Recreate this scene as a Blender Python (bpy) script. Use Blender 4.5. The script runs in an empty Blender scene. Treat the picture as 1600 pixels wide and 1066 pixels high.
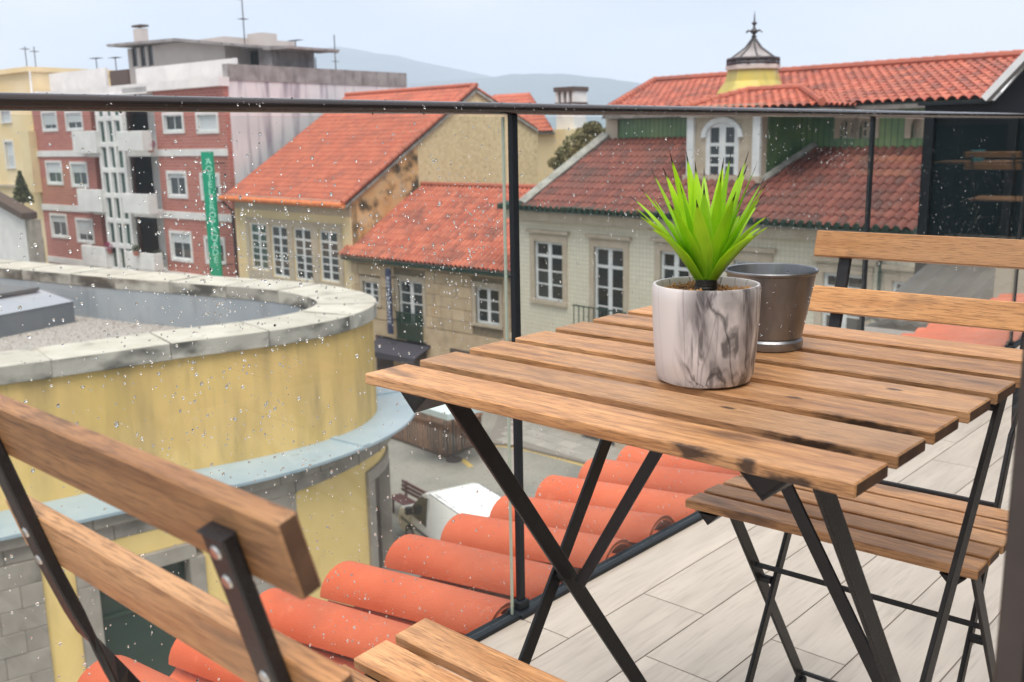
import bpy, bmesh, math, random
from mathutils import Vector, Matrix
from math import sin, cos, pi, radians as R
random.seed(7)
S = bpy.context.scene
COL = S.collection
# ------------------------------------------------------------------ camera
CF, PIT, ROL, YAW = 1539.4, .20317, -.018037, .740435
CC = Vector((.80794, -.64892, .94298))
fw = Vector((-sin(YAW)*cos(PIT), cos(YAW)*cos(PIT), -sin(PIT)))
r0 = Vector((cos(YAW), sin(YAW), 0)); u0 = r0.cross(fw)
rt = r0*cos(ROL) + u0*sin(ROL); up = -r0*sin(ROL) + u0*cos(ROL)
cd = bpy.data.cameras.new('camera'); cam = bpy.data.objects.new('camera', cd); COL.objects.link(cam)
mw = Matrix((rt, up, -fw)).transposed().to_4x4(); mw.translation = CC; cam.matrix_world = mw
cd.sensor_width = 36; cd.lens = CF/1600*36; cd.clip_start = .02; cd.clip_end = 20000
cd.dof.use_dof = True; cd.dof.focus_distance = 1.18; cd.dof.aperture_fstop = 12
S.camera = cam
# ------------------------------------------------------------------ light
SUN_AZ, SUN_EL = R(132), R(69)          # azimuth measured from +Y towards +X
W = bpy.data.worlds.new('World'); S.world = W; W.use_nodes = True
nt = W.node_tree; N = nt.nodes; L = nt.links; N.clear()
wo = N.new('ShaderNodeOutputWorld'); bg = N.new('ShaderNodeBackground'); sk = N.new('ShaderNodeTexSky')
sk.sky_type = 'NISHITA'; sk.sun_disc = False; sk.sun_elevation = SUN_EL; sk.sun_rotation = SUN_AZ
sk.air_density = 1.2; sk.dust_density = 3
tc = N.new('ShaderNodeTexCoord'); mp = N.new('ShaderNodeMapping'); mp.inputs['Scale'].default_value = (1, 1, 3.2)
nz = N.new('ShaderNodeTexNoise'); nz.inputs['Scale'].default_value = 2.6; nz.inputs['Detail'].default_value = 6; nz.inputs['Roughness'].default_value = .5
cr = N.new('ShaderNodeValToRGB'); cr.color_ramp.elements[0].position = .40; cr.color_ramp.elements[1].position = .60
cr.color_ramp.elements[0].color = (3.55, 3.92, 4.5, 1); cr.color_ramp.elements[1].color = (5.05, 5.1, 5.2, 1)
mx = N.new('ShaderNodeMixRGB'); mx.inputs[0].default_value = .93
L.new(tc.outputs['Generated'], mp.inputs[0]); L.new(mp.outputs[0], nz.inputs['Vector']); L.new(nz.outputs[0], cr.inputs[0])
L.new(sk.outputs[0], mx.inputs[1]); L.new(cr.outputs[0], mx.inputs[2]); L.new(mx.outputs[0], bg.inputs[0])
bg.inputs[1].default_value = .1; L.new(bg.outputs[0], wo.inputs[0])
sl = bpy.data.lights.new('sun', 'SUN'); sl.energy = 2.7; sl.angle = R(45); sl.color = (1, .93, .85)
so = bpy.data.objects.new('sun', sl); COL.objects.link(so)
sd = Vector((sin(SUN_AZ)*cos(SUN_EL), cos(SUN_AZ)*cos(SUN_EL), sin(SUN_EL)))
so.rotation_euler = sd.to_track_quat('Z', 'Y').to_euler()
S.view_settings.view_transform = 'Standard'; S.view_settings.look = 'None'; S.view_settings.gamma = 1
S.view_settings.exposure = .93; S.view_settings.use_curve_mapping = False
S.cycles.max_bounces = 10; S.cycles.transparent_max_bounces = 24; S.cycles.caustics_reflective = False; S.cycles.volume_bounces = 3
G = -9.66                                 # street level; z = 0 is the terrace floor

# ------------------------------------------------------------------ helpers
def ray(x, y): return fw + rt*((x-800)/CF) - up*((y-533)/CF)
def un(x, y, ax, val):                    # where the sight line of a photo pixel meets a plane of the place
    d = ray(x, y); return CC + d*((val-CC[ax])/d[ax])

class MB:
    def __init__(s): s.v = []; s.f = []; s.m = []; s.uv = None
    def add(s, vs, fs, m=0):
        o = len(s.v); s.v += [tuple(v) for v in vs]; s.f += [tuple(o+i for i in f) for f in fs]; s.m += [m]*len(fs); return s
    def box(s, a, b, m=0):
        x0, y0, z0 = a; x1, y1, z1 = b
        if x0 > x1: x0, x1 = x1, x0
        if y0 > y1: y0, y1 = y1, y0
        if z0 > z1: z0, z1 = z1, z0
        return s.add([(x0,y0,z0),(x1,y0,z0),(x1,y1,z0),(x0,y1,z0),(x0,y0,z1),(x1,y0,z1),(x1,y1,z1),(x0,y1,z1)],
              [(0,3,2,1),(4,5,6,7),(0,1,5,4),(1,2,6,5),(2,3,7,6),(3,0,4,7)], m)
    def bar(s, p, q, w, t, side=(1,0,0), m=0):     # flat bar from p to q; width w across 'side' normal plane, thickness t along side
        p = Vector(p); q = Vector(q); d = (q-p).normalized(); a = Vector(side); a = (a-d*a.dot(d)).normalized(); b = d.cross(a)
        c = [p+a*i*t/2+b*j*w/2 for i, j in ((-1,-1),(1,-1),(1,1),(-1,1))]; e = [v+(q-p) for v in c]
        return s.add(c+e, [(0,3,2,1),(4,5,6,7),(0,1,5,4),(1,2,6,5),(2,3,7,6),(3,0,4,7)], m)
    def tube(s, pts, r, n=8, cap=True, m=0):
        pts = [Vector(p) for p in pts]; rs = r if isinstance(r, (list, tuple)) else [r]*len(pts); o = []
        d = (pts[1]-pts[0]).normalized(); a = d.orthogonal().normalized()
        for i, p in enumerate(pts):
            d = (pts[min(i+1, len(pts)-1)]-pts[max(i-1, 0)]).normalized(); a = (a-d*a.dot(d)).normalized(); b = d.cross(a)
            o += [p+(a*cos(2*pi*k/n)+b*sin(2*pi*k/n))*rs[i] for k in range(n)]
        f = [(i*n+k, i*n+(k+1) % n, (i+1)*n+(k+1) % n, (i+1)*n+k) for i in range(len(pts)-1) for k in range(n)]
        if cap: f += [tuple(range(n))[::-1], tuple(range((len(pts)-1)*n, len(pts)*n))]
        return s.add(o, f, m)
    def lathe(s, prof, n=24, c=(0,0,0), m=0):
        c = Vector(c); o = [c+Vector((r*cos(2*pi*k/n), r*sin(2*pi*k/n), z)) for r, z in prof for k in range(n)]
        f = [(i*n+k, i*n+(k+1) % n, (i+1)*n+(k+1) % n, (i+1)*n+k) for i in range(len(prof)-1) for k in range(n)]
        return s.add(o, f, m)
    def prism(s, poly, d, m=0):                    # polygon of 3D points extruded by vector d
        n = len(poly); poly = [Vector(p) for p in poly]; d = Vector(d)
        return s.add(poly+[p+d for p in poly], [tuple(range(n))[::-1], tuple(range(n, 2*n))]+[(i, (i+1) % n, n+(i+1) % n, n+i) for i in range(n)], m)
    def quad(s, a, b, c, d, m=0): return s.add([a, b, c, d], [(0,1,2,3)], m)
    def mesh(s, name, mats, smooth=False, bev=0, fixn=True):
        me = bpy.data.meshes.new(name); me.from_pydata(s.v, [], s.f)
        for m in (mats if isinstance(mats, (list, tuple)) else [mats]): me.materials.append(m)
        if isinstance(mats, (list, tuple)) and len(mats) > 1: me.polygons.foreach_set('material_index', s.m)
        if fixn or bev:
            bm = bmesh.new(); bm.from_mesh(me)
            if bev:
                es = [e for e in bm.edges if len(e.link_faces) == 2 and e.calc_face_angle() > .6]
                bmesh.ops.bevel(bm, geom=es, offset=bev, segments=1, affect='EDGES', clamp_overlap=True)
            bmesh.ops.recalc_face_normals(bm, faces=bm.faces); bm.to_mesh(me); bm.free()
        if smooth:
            me.polygons.foreach_set('use_smooth', [True]*len(me.polygons))
            if smooth != 'all': me.set_sharp_from_angle(angle=R(38))
        me.update(); return me
    def build(s, name, mats, parent=None, smooth=False, bev=0, fixn=True, loc=None):
        return put(name, s.mesh(name, mats, smooth, bev, fixn), parent, loc)
def put(name, me, parent=None, loc=None, rot=None):
    o = bpy.data.objects.new(name, me); COL.objects.link(o)
    if parent: o.parent = parent
    if loc is not None: o.location = loc
    if rot is not None: o.rotation_euler = rot
    return o
def tag(o, label=None, cat=None, group=None, kind=None):
    for k, v in (('label', label), ('category', cat), ('group', group), ('kind', kind)):
        if v: o[k] = v
    return o
def thing(name, label, cat, loc=(0,0,0), rz=0, group=None):
    o = bpy.data.objects.new(name, None); COL.objects.link(o); o.location = loc; o.rotation_euler = (0, 0, rz)
    o.empty_display_size = .1
    return tag(o, label, cat, group)
def copy_tree(o, parent=None, top=True):
    c = o.copy(); COL.objects.link(c); c.parent = parent
    for ch in list(o.children): copy_tree(ch, c)
    return c

# ------------------------------------------------------------------ materials
def mat(name, col, rough=.6, col2=None, scale=4, detail=4, stretch=(1,1,1), metal=0, bump=0, bscale=None, lo=.35, hi=.65, spec=.5, rnd=0, coords='Object', extra=None, lay=None):
    """colour + noise variation, optional second dirt layers: lay = [(col, scale, stretch, lo, hi, fac), ...]"""
    m = bpy.data.materials.new(name); m.use_nodes = True; t = m.node_tree; n = t.nodes; l = t.links
    b = n['Principled BSDF']; b.inputs['Roughness'].default_value = rough; b.inputs['Metallic'].default_value = metal
    b.inputs['Specular IOR Level'].default_value = spec
    tc = n.new('ShaderNodeTexCoord'); src = tc.outputs[coords]
    if rnd:
        oi = n.new('ShaderNodeObjectInfo'); ml = n.new('ShaderNodeMath'); ml.operation = 'MULTIPLY'; ml.inputs[1].default_value = 31.7
        ad = n.new('ShaderNodeVectorMath'); ad.operation = 'ADD'; l.new(oi.outputs['Random'], ml.inputs[0]); l.new(src, ad.inputs[0]); l.new(ml.outputs[0], ad.inputs[1]); src = ad.outputs[0]
    def noise(sc, st, de):
        mp = n.new('ShaderNodeMapping'); mp.inputs['Scale'].default_value = st; l.new(src, mp.inputs[0])
        z = n.new('ShaderNodeTexNoise'); z.inputs['Scale'].default_value = sc; z.inputs['Detail'].default_value = de; l.new(mp.outputs[0], z.inputs['Vector']); return z.outputs[0]
    def rng(v, a, c):
        q = n.new('ShaderNodeMapRange'); q.inputs[1].default_value = a; q.inputs[2].default_value = c; l.new(v, q.inputs[0]); return q.outputs[0]
    def mix(f, a, c, fac=1):
        q = n.new('ShaderNodeMixRGB')
        if fac != 1:
            k = n.new('ShaderNodeMath'); k.operation = 'MULTIPLY'; k.inputs[1].default_value = fac; l.new(f, k.inputs[0]); f = k.outputs[0]
        l.new(f, q.inputs[0])
        for s_, v in ((q.inputs[1], a), (q.inputs[2], c)):
            if isinstance(v, (tuple, list)): s_.default_value = (*v, 1) if len(v) == 3 else v
            else: l.new(v, s_)
        return q.outputs[0]
    base = None
    if col2 is not None: base = mix(rng(noise(scale, stretch, detail), lo, hi), col, col2)
    for q in (lay or []):
        base = mix(rng(noise(q[1], q[2], 5), q[3], q[4]), base if base is not None else col, q[0], q[5])
    if rnd and rnd > 1e-6:
        oi2 = n.new('ShaderNodeObjectInfo'); hs = n.new('ShaderNodeHueSaturation')
        q = n.new('ShaderNodeMapRange'); q.inputs[3].default_value = 1-rnd; q.inputs[4].default_value = 1+rnd; l.new(oi2.outputs['Random'], q.inputs[0]); l.new(q.outputs[0], hs.inputs['Value'])
        if base is None: hs.inputs['Color'].default_value = (*col, 1)
        else: l.new(base, hs.inputs['Color'])
        base = hs.outputs[0]
    if base is None: b.inputs['Base Color'].default_value = (*col, 1)
    else: l.new(base, b.inputs['Base Color'])
    if bump:
        bp = n.new('ShaderNodeBump'); bp.inputs['Strength'].default_value = bump; bp.inputs['Distance'].default_value = .01
        l.new(noise(bscale or scale*4, stretch, 5), bp.inputs['Height']); l.new(bp.outputs[0], b.inputs['Normal'])
    m['b'] = 1
    if extra: extra(m, n, l, b, src, mix, noise, rng)
    return m
def wood(name, c1, c2, c3, rough=.42, rot=None):
    def ex(m, n, l, b, src, mix, noise, rng):
        fine = noise(34, (1, 15, 15), 6); mid = noise(5, (1.1, 16, 10), 4); kn = noise(3.1, (2.2, 9, 4), 3); sp = noise(60, (.7, 13, 13), 4)
        base = mix(rng(mid, .3, .7), c1, c2)
        base = mix(rng(fine, .50, .64), base, c3, .52)
        base = mix(rng(kn, .60, .72), base, (.06, .032, .022), .75)
        base = mix(rng(noise(2.2, (1, 3, 3), 5), .48, .68), base, (.62, .40, .24), .35)
        base = mix(rng(sp, .54, .63), base, (.10, .05, .024), .5)
        oi2 = n.new('ShaderNodeObjectInfo'); hs = n.new('ShaderNodeHueSaturation')
        q = n.new('ShaderNodeMapRange'); q.inputs[3].default_value = .72; q.inputs[4].default_value = 1.22; l.new(oi2.outputs['Random'], q.inputs[0]); l.new(q.outputs[0], hs.inputs['Value'])
        l.new(base, hs.inputs['Color']); l.new(hs.outputs[0], b.inputs['Base Color'])
        r_ = n.new('ShaderNodeMapRange'); r_.inputs[1].default_value = .3; r_.inputs[2].default_value = .7; r_.inputs[3].default_value = rough-.08; r_.inputs[4].default_value = rough+.12
        l.new(mid, r_.inputs[0]); l.new(r_.outputs[0], b.inputs['Roughness'])
        bp = n.new('ShaderNodeBump'); bp.inputs['Strength'].default_value = .35; bp.inputs['Distance'].default_value = .0012; l.new(sp, bp.inputs['Height'])
        l.new(bp.outputs[0], b.inputs['Normal'])
    return mat(name, c1, rough, rnd=1e-9, extra=ex)
M = {}
M['wood'] = wood('oiled acacia', (.33, .15, .056), (.56, .30, .135), (.13, .055, .025))
M['wood_end'] = mat('dark end grain', (.075, .036, .02), .6, col2=(.13, .065, .035), scale=60, rnd=.15)
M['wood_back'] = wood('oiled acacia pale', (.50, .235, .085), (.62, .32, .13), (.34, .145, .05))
M['steel'] = mat('black powder coated steel', (.008, .0075, .009), .42, col2=(.014, .0125, .014), scale=60, bump=.15, bscale=400)
M['steel_brown'] = mat('brown black steel', (.035, .026, .024), .4, col2=(.05, .038, .034), scale=30)
M['screw'] = mat('galvanised screw', (.55, .53, .5), .3, metal=1)
M['rubber'] = mat('black rubber', (.015, .015, .017), .7)
def burnt(m, spots):
    m = m.copy(); t = m.node_tree; n = t.nodes; l = t.links; b = n['Principled BSDF']; old = b.inputs['Base Color'].links[0].from_socket
    tc = n.new('ShaderNodeTexCoord'); nz = n.new('ShaderNodeTexNoise'); nz.inputs['Scale'].default_value = 260; nz.inputs['Detail'].default_value = 5; mp = n.new('ShaderNodeMapping'); mp.inputs['Scale'].default_value = (.35, 1, 1); l.new(tc.outputs['Object'], mp.inputs[0]); l.new(mp.outputs[0], nz.inputs['Vector'])
    for (x, y, z), (sx, sy, sz) in spots:
        q = n.new('ShaderNodeMapping'); q.vector_type = 'TEXTURE'; q.inputs['Location'].default_value = (x, y, z); q.inputs['Scale'].default_value = (sx, sy, sz); l.new(tc.outputs['Object'], q.inputs[0])
        ln = n.new('ShaderNodeVectorMath'); ln.operation = 'LENGTH'; l.new(q.outputs[0], ln.inputs[0])
        ad = n.new('ShaderNodeMath'); ad.operation = 'MULTIPLY_ADD'; l.new(nz.outputs[0], ad.inputs[0]); ad.inputs[1].default_value = 1.5; l.new(ln.outputs['Value'], ad.inputs[2])
        r = n.new('ShaderNodeMapRange'); r.inputs[1].default_value = 1.95; r.inputs[2].default_value = 1.30; r.inputs[4].default_value = .9; l.new(ad.outputs[0], r.inputs[0])
        mx = n.new('ShaderNodeMixRGB'); l.new(r.outputs[0], mx.inputs[0]); l.new(old, mx.inputs[1]); mx.inputs[2].default_value = (.028, .016, .012, 1); old = mx.outputs[0]
    l.new(old, b.inputs['Base Color']); return m
def uvtile(name, c1, c2, c3, rough=.7, dirt=.4, dark=(.07, .045, .04), bump=0):
    def ex(m, n, l, b, src, mix, noise, rng):
        uv = n.new('ShaderNodeUVMap'); fl = n.new('ShaderNodeVectorMath'); fl.operation = 'FLOOR'; l.new(uv.outputs[0], fl.inputs[0])
        wn = n.new('ShaderNodeTexWhiteNoise'); wn.noise_dimensions = '2D'; l.new(fl.outputs[0], wn.inputs[0])
        base = mix(wn.outputs[0], c1, c2); base = mix(rng(wn.outputs[0], .8, .95), base, c3, .8)
        base = mix(rng(noise(.9, (1,1,1), 6), .45, .7), base, dark, dirt)
        base = mix(rng(noise(9, (1,1,1), 4), .55, .75), base, dark, dirt*.8)
        l.new(base, b.inputs['Base Color'])
    return mat(name, c1, rough, extra=ex)
M['roof_new'] = uvtile('terracotta roof, clean', (.40, .095, .052), (.48, .135, .075), (.32, .08, .048), dirt=.28)
M['roof_mid'] = uvtile('terracotta roof, weathered', (.38, .09, .052), (.52, .155, .09), (.24, .065, .045), dirt=.42)
M['roof_old'] = uvtile('terracotta roof, old and dark', (.155, .044, .034), (.25, .074, .052), (.09, .034, .03), dirt=.5)
M['roof_up'] = uvtile('terracotta roof, speckled', (.34, .082, .05), (.48, .145, .088), (.18, .055, .042), dirt=.48)
M['terra'] = mat('new terracotta', (.56, .095, .032), .55, col2=(.64, .13, .05), scale=5, rnd=.12, bump=.2, bscale=300, lay=[((.35, .07, .03), 120, (1,1,1), .70, .74, .8), ((.85, .30, .16), 30, (1,1,1), .62, .8, .35), ((.36, .08, .035), 7, (.6,1,1), .58, .78, .5)])
M['cream_cap'] = mat('orange ridge tile', (.75, .24, .08), .6, col2=(.55, .14, .05), scale=3)
M['grey_dark'] = mat('anthracite cladding', (.012, .016, .021), .55, spec=.3)
M['white'] = mat('white painted joinery', (.78, .79, .80), .45, col2=(.66, .68, .70), scale=3)
M['whitewall'] = mat('white render', (.76, .74, .73), .8, col2=(.66, .64, .64), scale=1.2)
M['greywall'] = mat('stained grey render', (.74, .71, .73), .85, col2=(.64, .61, .64), scale=.5, lay=[((.17, .14, .2), 1.1, (1.5, 1.5, .18), .5, .68, .75)])
M['greywall2'] = mat('weathered concrete parapet', (.33, .31, .31), .9, col2=(.22, .2, .2), scale=1.5, lay=[((.08, .07, .07), 3, (1,1,.3), .55, .7, .6)])
def glassdark(name, col, rough=.08):
    return mat(name, col, rough, rnd=.4, spec=.6)
M['pane'] = glassdark('window glass over dark room', (.035, .042, .045))
M['pane_green'] = glassdark('greenish window glass', (.03, .07, .055))
M['blind'] = mat('pale roller shutter', (.55, .57, .59), .6, rnd=.1)
M['bars'] = mat('dark green ironwork', (.02, .05, .035), .5)
M['stone_frame'] = mat('worn granite trim', (.54, .46, .37), .85, col2=(.46, .38, .29), scale=3, bump=.3)
M['cream'] = mat('cream render', (.76, .62, .38), .85, col2=(.70, .56, .33), scale=.8, lay=[((.3, .22, .12), 2, (1,1,.4), .6, .8, .4)])
M['cream2'] = mat('pale cream render', (.80, .66, .44), .85, col2=(.74, .56, .30), scale=.3)
M['stone'] = mat('warm granite block', (.56, .435, .30), .9, col2=(.48, .36, .24), scale=2.2, rnd=.12, bump=.4, lay=[((.42, .24, .10), 1.3, (1,1,1), .62, .8, .6), ((.16, .14, .12), 2.5, (1,1,.35), .58, .8, .6)])
M['mortar'] = mat('old mortar', (.20, .165, .12), .95, col2=(.28, .22, .15), scale=6)
def rubble_ex(m, n, l, b, src, mix, noise, rng):
    vo = n.new('ShaderNodeTexVoronoi'); vo.inputs['Scale'].default_value = 5.5; l.new(src, vo.inputs['Vector'])
    base = mix(rng(vo.outputs['Distance'], .1, .6), (.74, .60, .37), (.62, .49, .29))
    base = mix(rng(noise(.35, (1,1,1), 6), .42, .62), base, (.72, .58, .36), .6)
    base = mix(rng(noise(6, (1,1,1), 5), .55, .75), base, (.16, .12, .06), .6)
    l.new(base, b.inputs['Base Color'])
M['rubble'] = mat('rubble gable wall', (.5, .4, .2), .95, bump=.5, bscale=4, extra=rubble_ex)
M['rot'] = mat('rotten orange render', (.58, .32, .13), .95, col2=(.66, .47, .27), scale=.8, lay=[((.03, .03, .02), 1.0, (1,1,1), .48, .60, .9), ((.5, .42, .33), 1.3, (1,1,1), .56, .7, .6)])
def brick_ex(m, n, l, b, src, mix, noise, rng):
    sx = n.new('ShaderNodeSeparateXYZ'); cb = n.new('ShaderNodeCombineXYZ'); l.new(src, sx.inputs[0])
    a = n.new('ShaderNodeMath'); a.operation = 'ADD'; l.new(sx.outputs[0], a.inputs[0]); l.new(sx.outputs[1], a.inputs[1]); l.new(a.outputs[0], cb.inputs[0]); l.new(sx.outputs[2], cb.inputs[1])
    k = n.new('ShaderNodeTexBrick'); l.new(cb.outputs[0], k.inputs['Vector']); k.inputs['Scale'].default_value = 1
    k.inputs['Brick Width'].default_value = .5; k.inputs['Row Height'].default_value = .17; k.inputs['Mortar Size'].default_value = .022
    k.inputs['Color1'].default_value = (.37, .105, .085, 1); k.inputs['Color2'].default_value = (.45, .155, .125, 1); k.inputs['Mortar'].default_value = (.46, .26, .23, 1)
    base = mix(rng(noise(.5, (1,1,1), 4), .35, .7), k.outputs['Color'], (.48, .2, .15), .35); l.new(base, b.inputs['Base Color'])
M['brick'] = mat('red facing brick', (.4, .1, .08), .8, extra=brick_ex)
def azul_ex(m, n, l, b, src, mix, noise, rng):
    sx = n.new('ShaderNodeSeparateXYZ'); cb = n.new('ShaderNodeCombineXYZ'); l.new(src, sx.inputs[0]); l.new(sx.outputs[0], cb.inputs[0]); l.new(sx.outputs[2], cb.inputs[1])
    k = n.new('ShaderNodeTexBrick'); l.new(cb.outputs[0], k.inputs['Vector']); k.inputs['Scale'].default_value = 1; k.offset = 0
    k.inputs['Brick Width'].default_value = .15; k.inputs['Row Height'].default_value = .15; k.inputs['Mortar Size'].default_value = .012; k.inputs['Mortar Smooth'].default_value = .4
    k.inputs['Color1'].default_value = (.78, .72, .60, 1); k.inputs['Color2'].default_value = (.72, .67, .555, 1); k.inputs['Mortar'].default_value = (.50, .50, .41, 1)
    base = mix(rng(noise(.7, (1,1,1), 4), .45, .7), k.outputs['Color'], (.58, .53, .40), .35); l.new(base, b.inputs['Base Color'])
M['azulejo'] = mat('white glazed wall tiles', (.6, .6, .5), .35, extra=azul_ex)
def green_ex(m, n, l, b, src, mix, noise, rng):
    base = mix(rng(noise(.7, (1,1,.8), 4), .35, .65), (.06, .17, .075), (.22, .31, .12)); base = mix(rng(noise(1.1, (1,1,.3), 4), .5, .7), base, (.02, .085, .06), .7)
    wv = n.new('ShaderNodeTexWave'); wv.bands_direction = 'X'; wv.inputs['Scale'].default_value = 1.6; l.new(src, wv.inputs['Vector'])
    base = mix(rng(wv.outputs[0], 0, .12), (.04, .10, .06), base, 1); l.new(base, b.inputs['Base Color'])
M['green'] = mat('glazed green wall tiles', (.1, .25, .12), .3, extra=green_ex)
M['ochre'] = mat('ochre glazed tiles', (.52, .42, .07), .4, col2=(.42, .36, .10), scale=1.5, lay=[((.25, .26, .08), 3, (1,1,.4), .5, .75, .6)])
M['iron'] = mat('wrought iron', (.04, .035, .04), .5)
M['yellow'] = mat('stained yellow render', (.76, .52, .205), .85, col2=(.68, .455, .175), scale=.9, bump=.15, lay=[((.34, .245, .115), 1.5, (1.3, 1.3, .22), .46, .70, .62), ((.16, .13, .09), 3.1, (1.4, 1.4, .2), .58, .76, .5), ((.62, .44, .13), .6, (1,1,1), .5, .7, .5)])
M['yellow_low'] = mat('yellow render', (.86, .63, .26), .85, col2=(.80, .58, .235), scale=1.3, lay=[((.45, .33, .14), 2, (1,1,.3), .6, .8, .4)])
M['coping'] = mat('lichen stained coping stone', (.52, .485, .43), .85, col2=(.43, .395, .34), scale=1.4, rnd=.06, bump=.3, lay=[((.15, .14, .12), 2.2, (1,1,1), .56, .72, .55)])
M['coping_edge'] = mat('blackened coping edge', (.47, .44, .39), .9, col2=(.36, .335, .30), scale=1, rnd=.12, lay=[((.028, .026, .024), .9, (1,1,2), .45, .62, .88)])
M['ledge'] = mat('wet zinc ledge', (.27, .36, .43), .35, col2=(.34, .42, .48), scale=1.2, spec=.7, lay=[((.10, .12, .12), 1.3, (1,1,1), .66, .72, .7)])
M['granite'] = mat('grey granite block', (.36, .32, .28), .85, col2=(.29, .255, .225), scale=2.5, rnd=.05, bump=.3, lay=[((.07, .06, .055), 2, (1,1,.35), .58, .76, .6)])
M['greyblue'] = mat('grey painted parapet inside', (.30, .33, .37), .7, col2=(.38, .40, .43), scale=.7, lay=[((.2, .2, .21), 2, (1,1,.2), .5, .7, .5)])
M['gravel'] = mat('roof gravel', (.42, .39, .37), .95, col2=(.26, .22, .2), scale=22, bump=1, bscale=30, lo=.45, hi=.55)
M['skyl'] = mat('light grey sheet metal', (.36, .37, .42), .4); M['skyl_d'] = mat('dark grey sheet metal', (.10, .11, .125), .4); M['skyl_m'] = mat('mid grey sheet metal', (.17, .18, .20), .5)
M['street'] = mat('worn stone setts', (.235, .23, .21), .7, col2=(.17, .168, .155), scale=.7, bump=.4, bscale=9, lay=[((.30, .28, .25), .22, (1,1,1), .5, .62, .7), ((.09, .09, .085), 14, (1,1,1), .55, .65, .5)])
M['pave'] = mat('granite pavement', (.37, .345, .32), .7, col2=(.28, .265, .245), scale=1.2, rnd=.06)
M['yline'] = mat('yellow road paint', (.62, .43, .10), .7, col2=(.45, .34, .14), scale=9, detail=6)
M['van'] = mat('white van paint', (.84, .85, .86), .3, spec=.35)
M['redwood'] = mat('dark red stained bench wood', (.11, .035, .04), .6, rnd=.12)
M['slatwood'] = mat('brown deck wood', (.15, .07, .045), .65, col2=(.26, .13, .07), scale=3, rnd=.45)
M['canvas'] = mat('pale blue grey canvas', (.55, .64, .66), .85); M['canvas2'] = mat('cream canvas', (.62, .56, .47), .85)
M['awn'] = mat('dark awning cloth', (.05, .045, .06), .8)
M['sign_g'] = mat('green sign board', (.0, .30, .17), .5); M['sign_gt'] = mat('pale green lettering', (.42, .85, .68), .5)
M['sign_b'] = mat('navy sign board', (.035, .045, .10), .4); M['sign_bt'] = mat('white lettering', (.6, .62, .68), .5)
M['leafd'] = mat('dark foliage', (.035, .05, .02), .7, col2=(.09, .10, .035), scale=2); M['trunk'] = mat('bark', (.09, .06, .04), .9)
M['bushleaf'] = mat('dry hillside shrub leaves', (.09, .095, .03), .7, col2=(.20, .15, .05), scale=1.2)
M['magenta'] = mat('magenta flowers', (.30, .02, .10), .6)
M['hill'] = mat('far wooded hills', (.035, .065, .075), .95, col2=(.065, .095, .09), scale=.004, lo=.4, hi=.6)
def floor_ex(m, n, l, b, src, mix, noise, rng):
    base = mix(rng(noise(3, (9, 1, 1), 6), .35, .7), (.50, .445, .385), (.41, .36, .31)); base = mix(rng(noise(14, (10, .7, 1), 5), .5, .72), base, (.30, .255, .215), .5); base = mix(rng(noise(1.7, (1, 1, 1), 6), .55, .75), base, (.33, .29, .25), .5)
    oi = n.new('ShaderNodeObjectInfo'); hs = n.new('ShaderNodeHueSaturation'); q = n.new('ShaderNodeMapRange'); q.inputs[3].default_value = .93; q.inputs[4].default_value = 1.06
    l.new(oi.outputs['Random'], q.inputs[0]); l.new(q.outputs[0], hs.inputs['Value']); l.new(base, hs.inputs['Color']); l.new(hs.outputs[0], b.inputs['Base Color'])
M['floor'] = mat('wood look porcelain plank', (.5, .45, .4), .38, rnd=1e-9, extra=floor_ex, bump=.05)
M['grout'] = mat('grey grout', (.20, .18, .165), .9)
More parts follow.
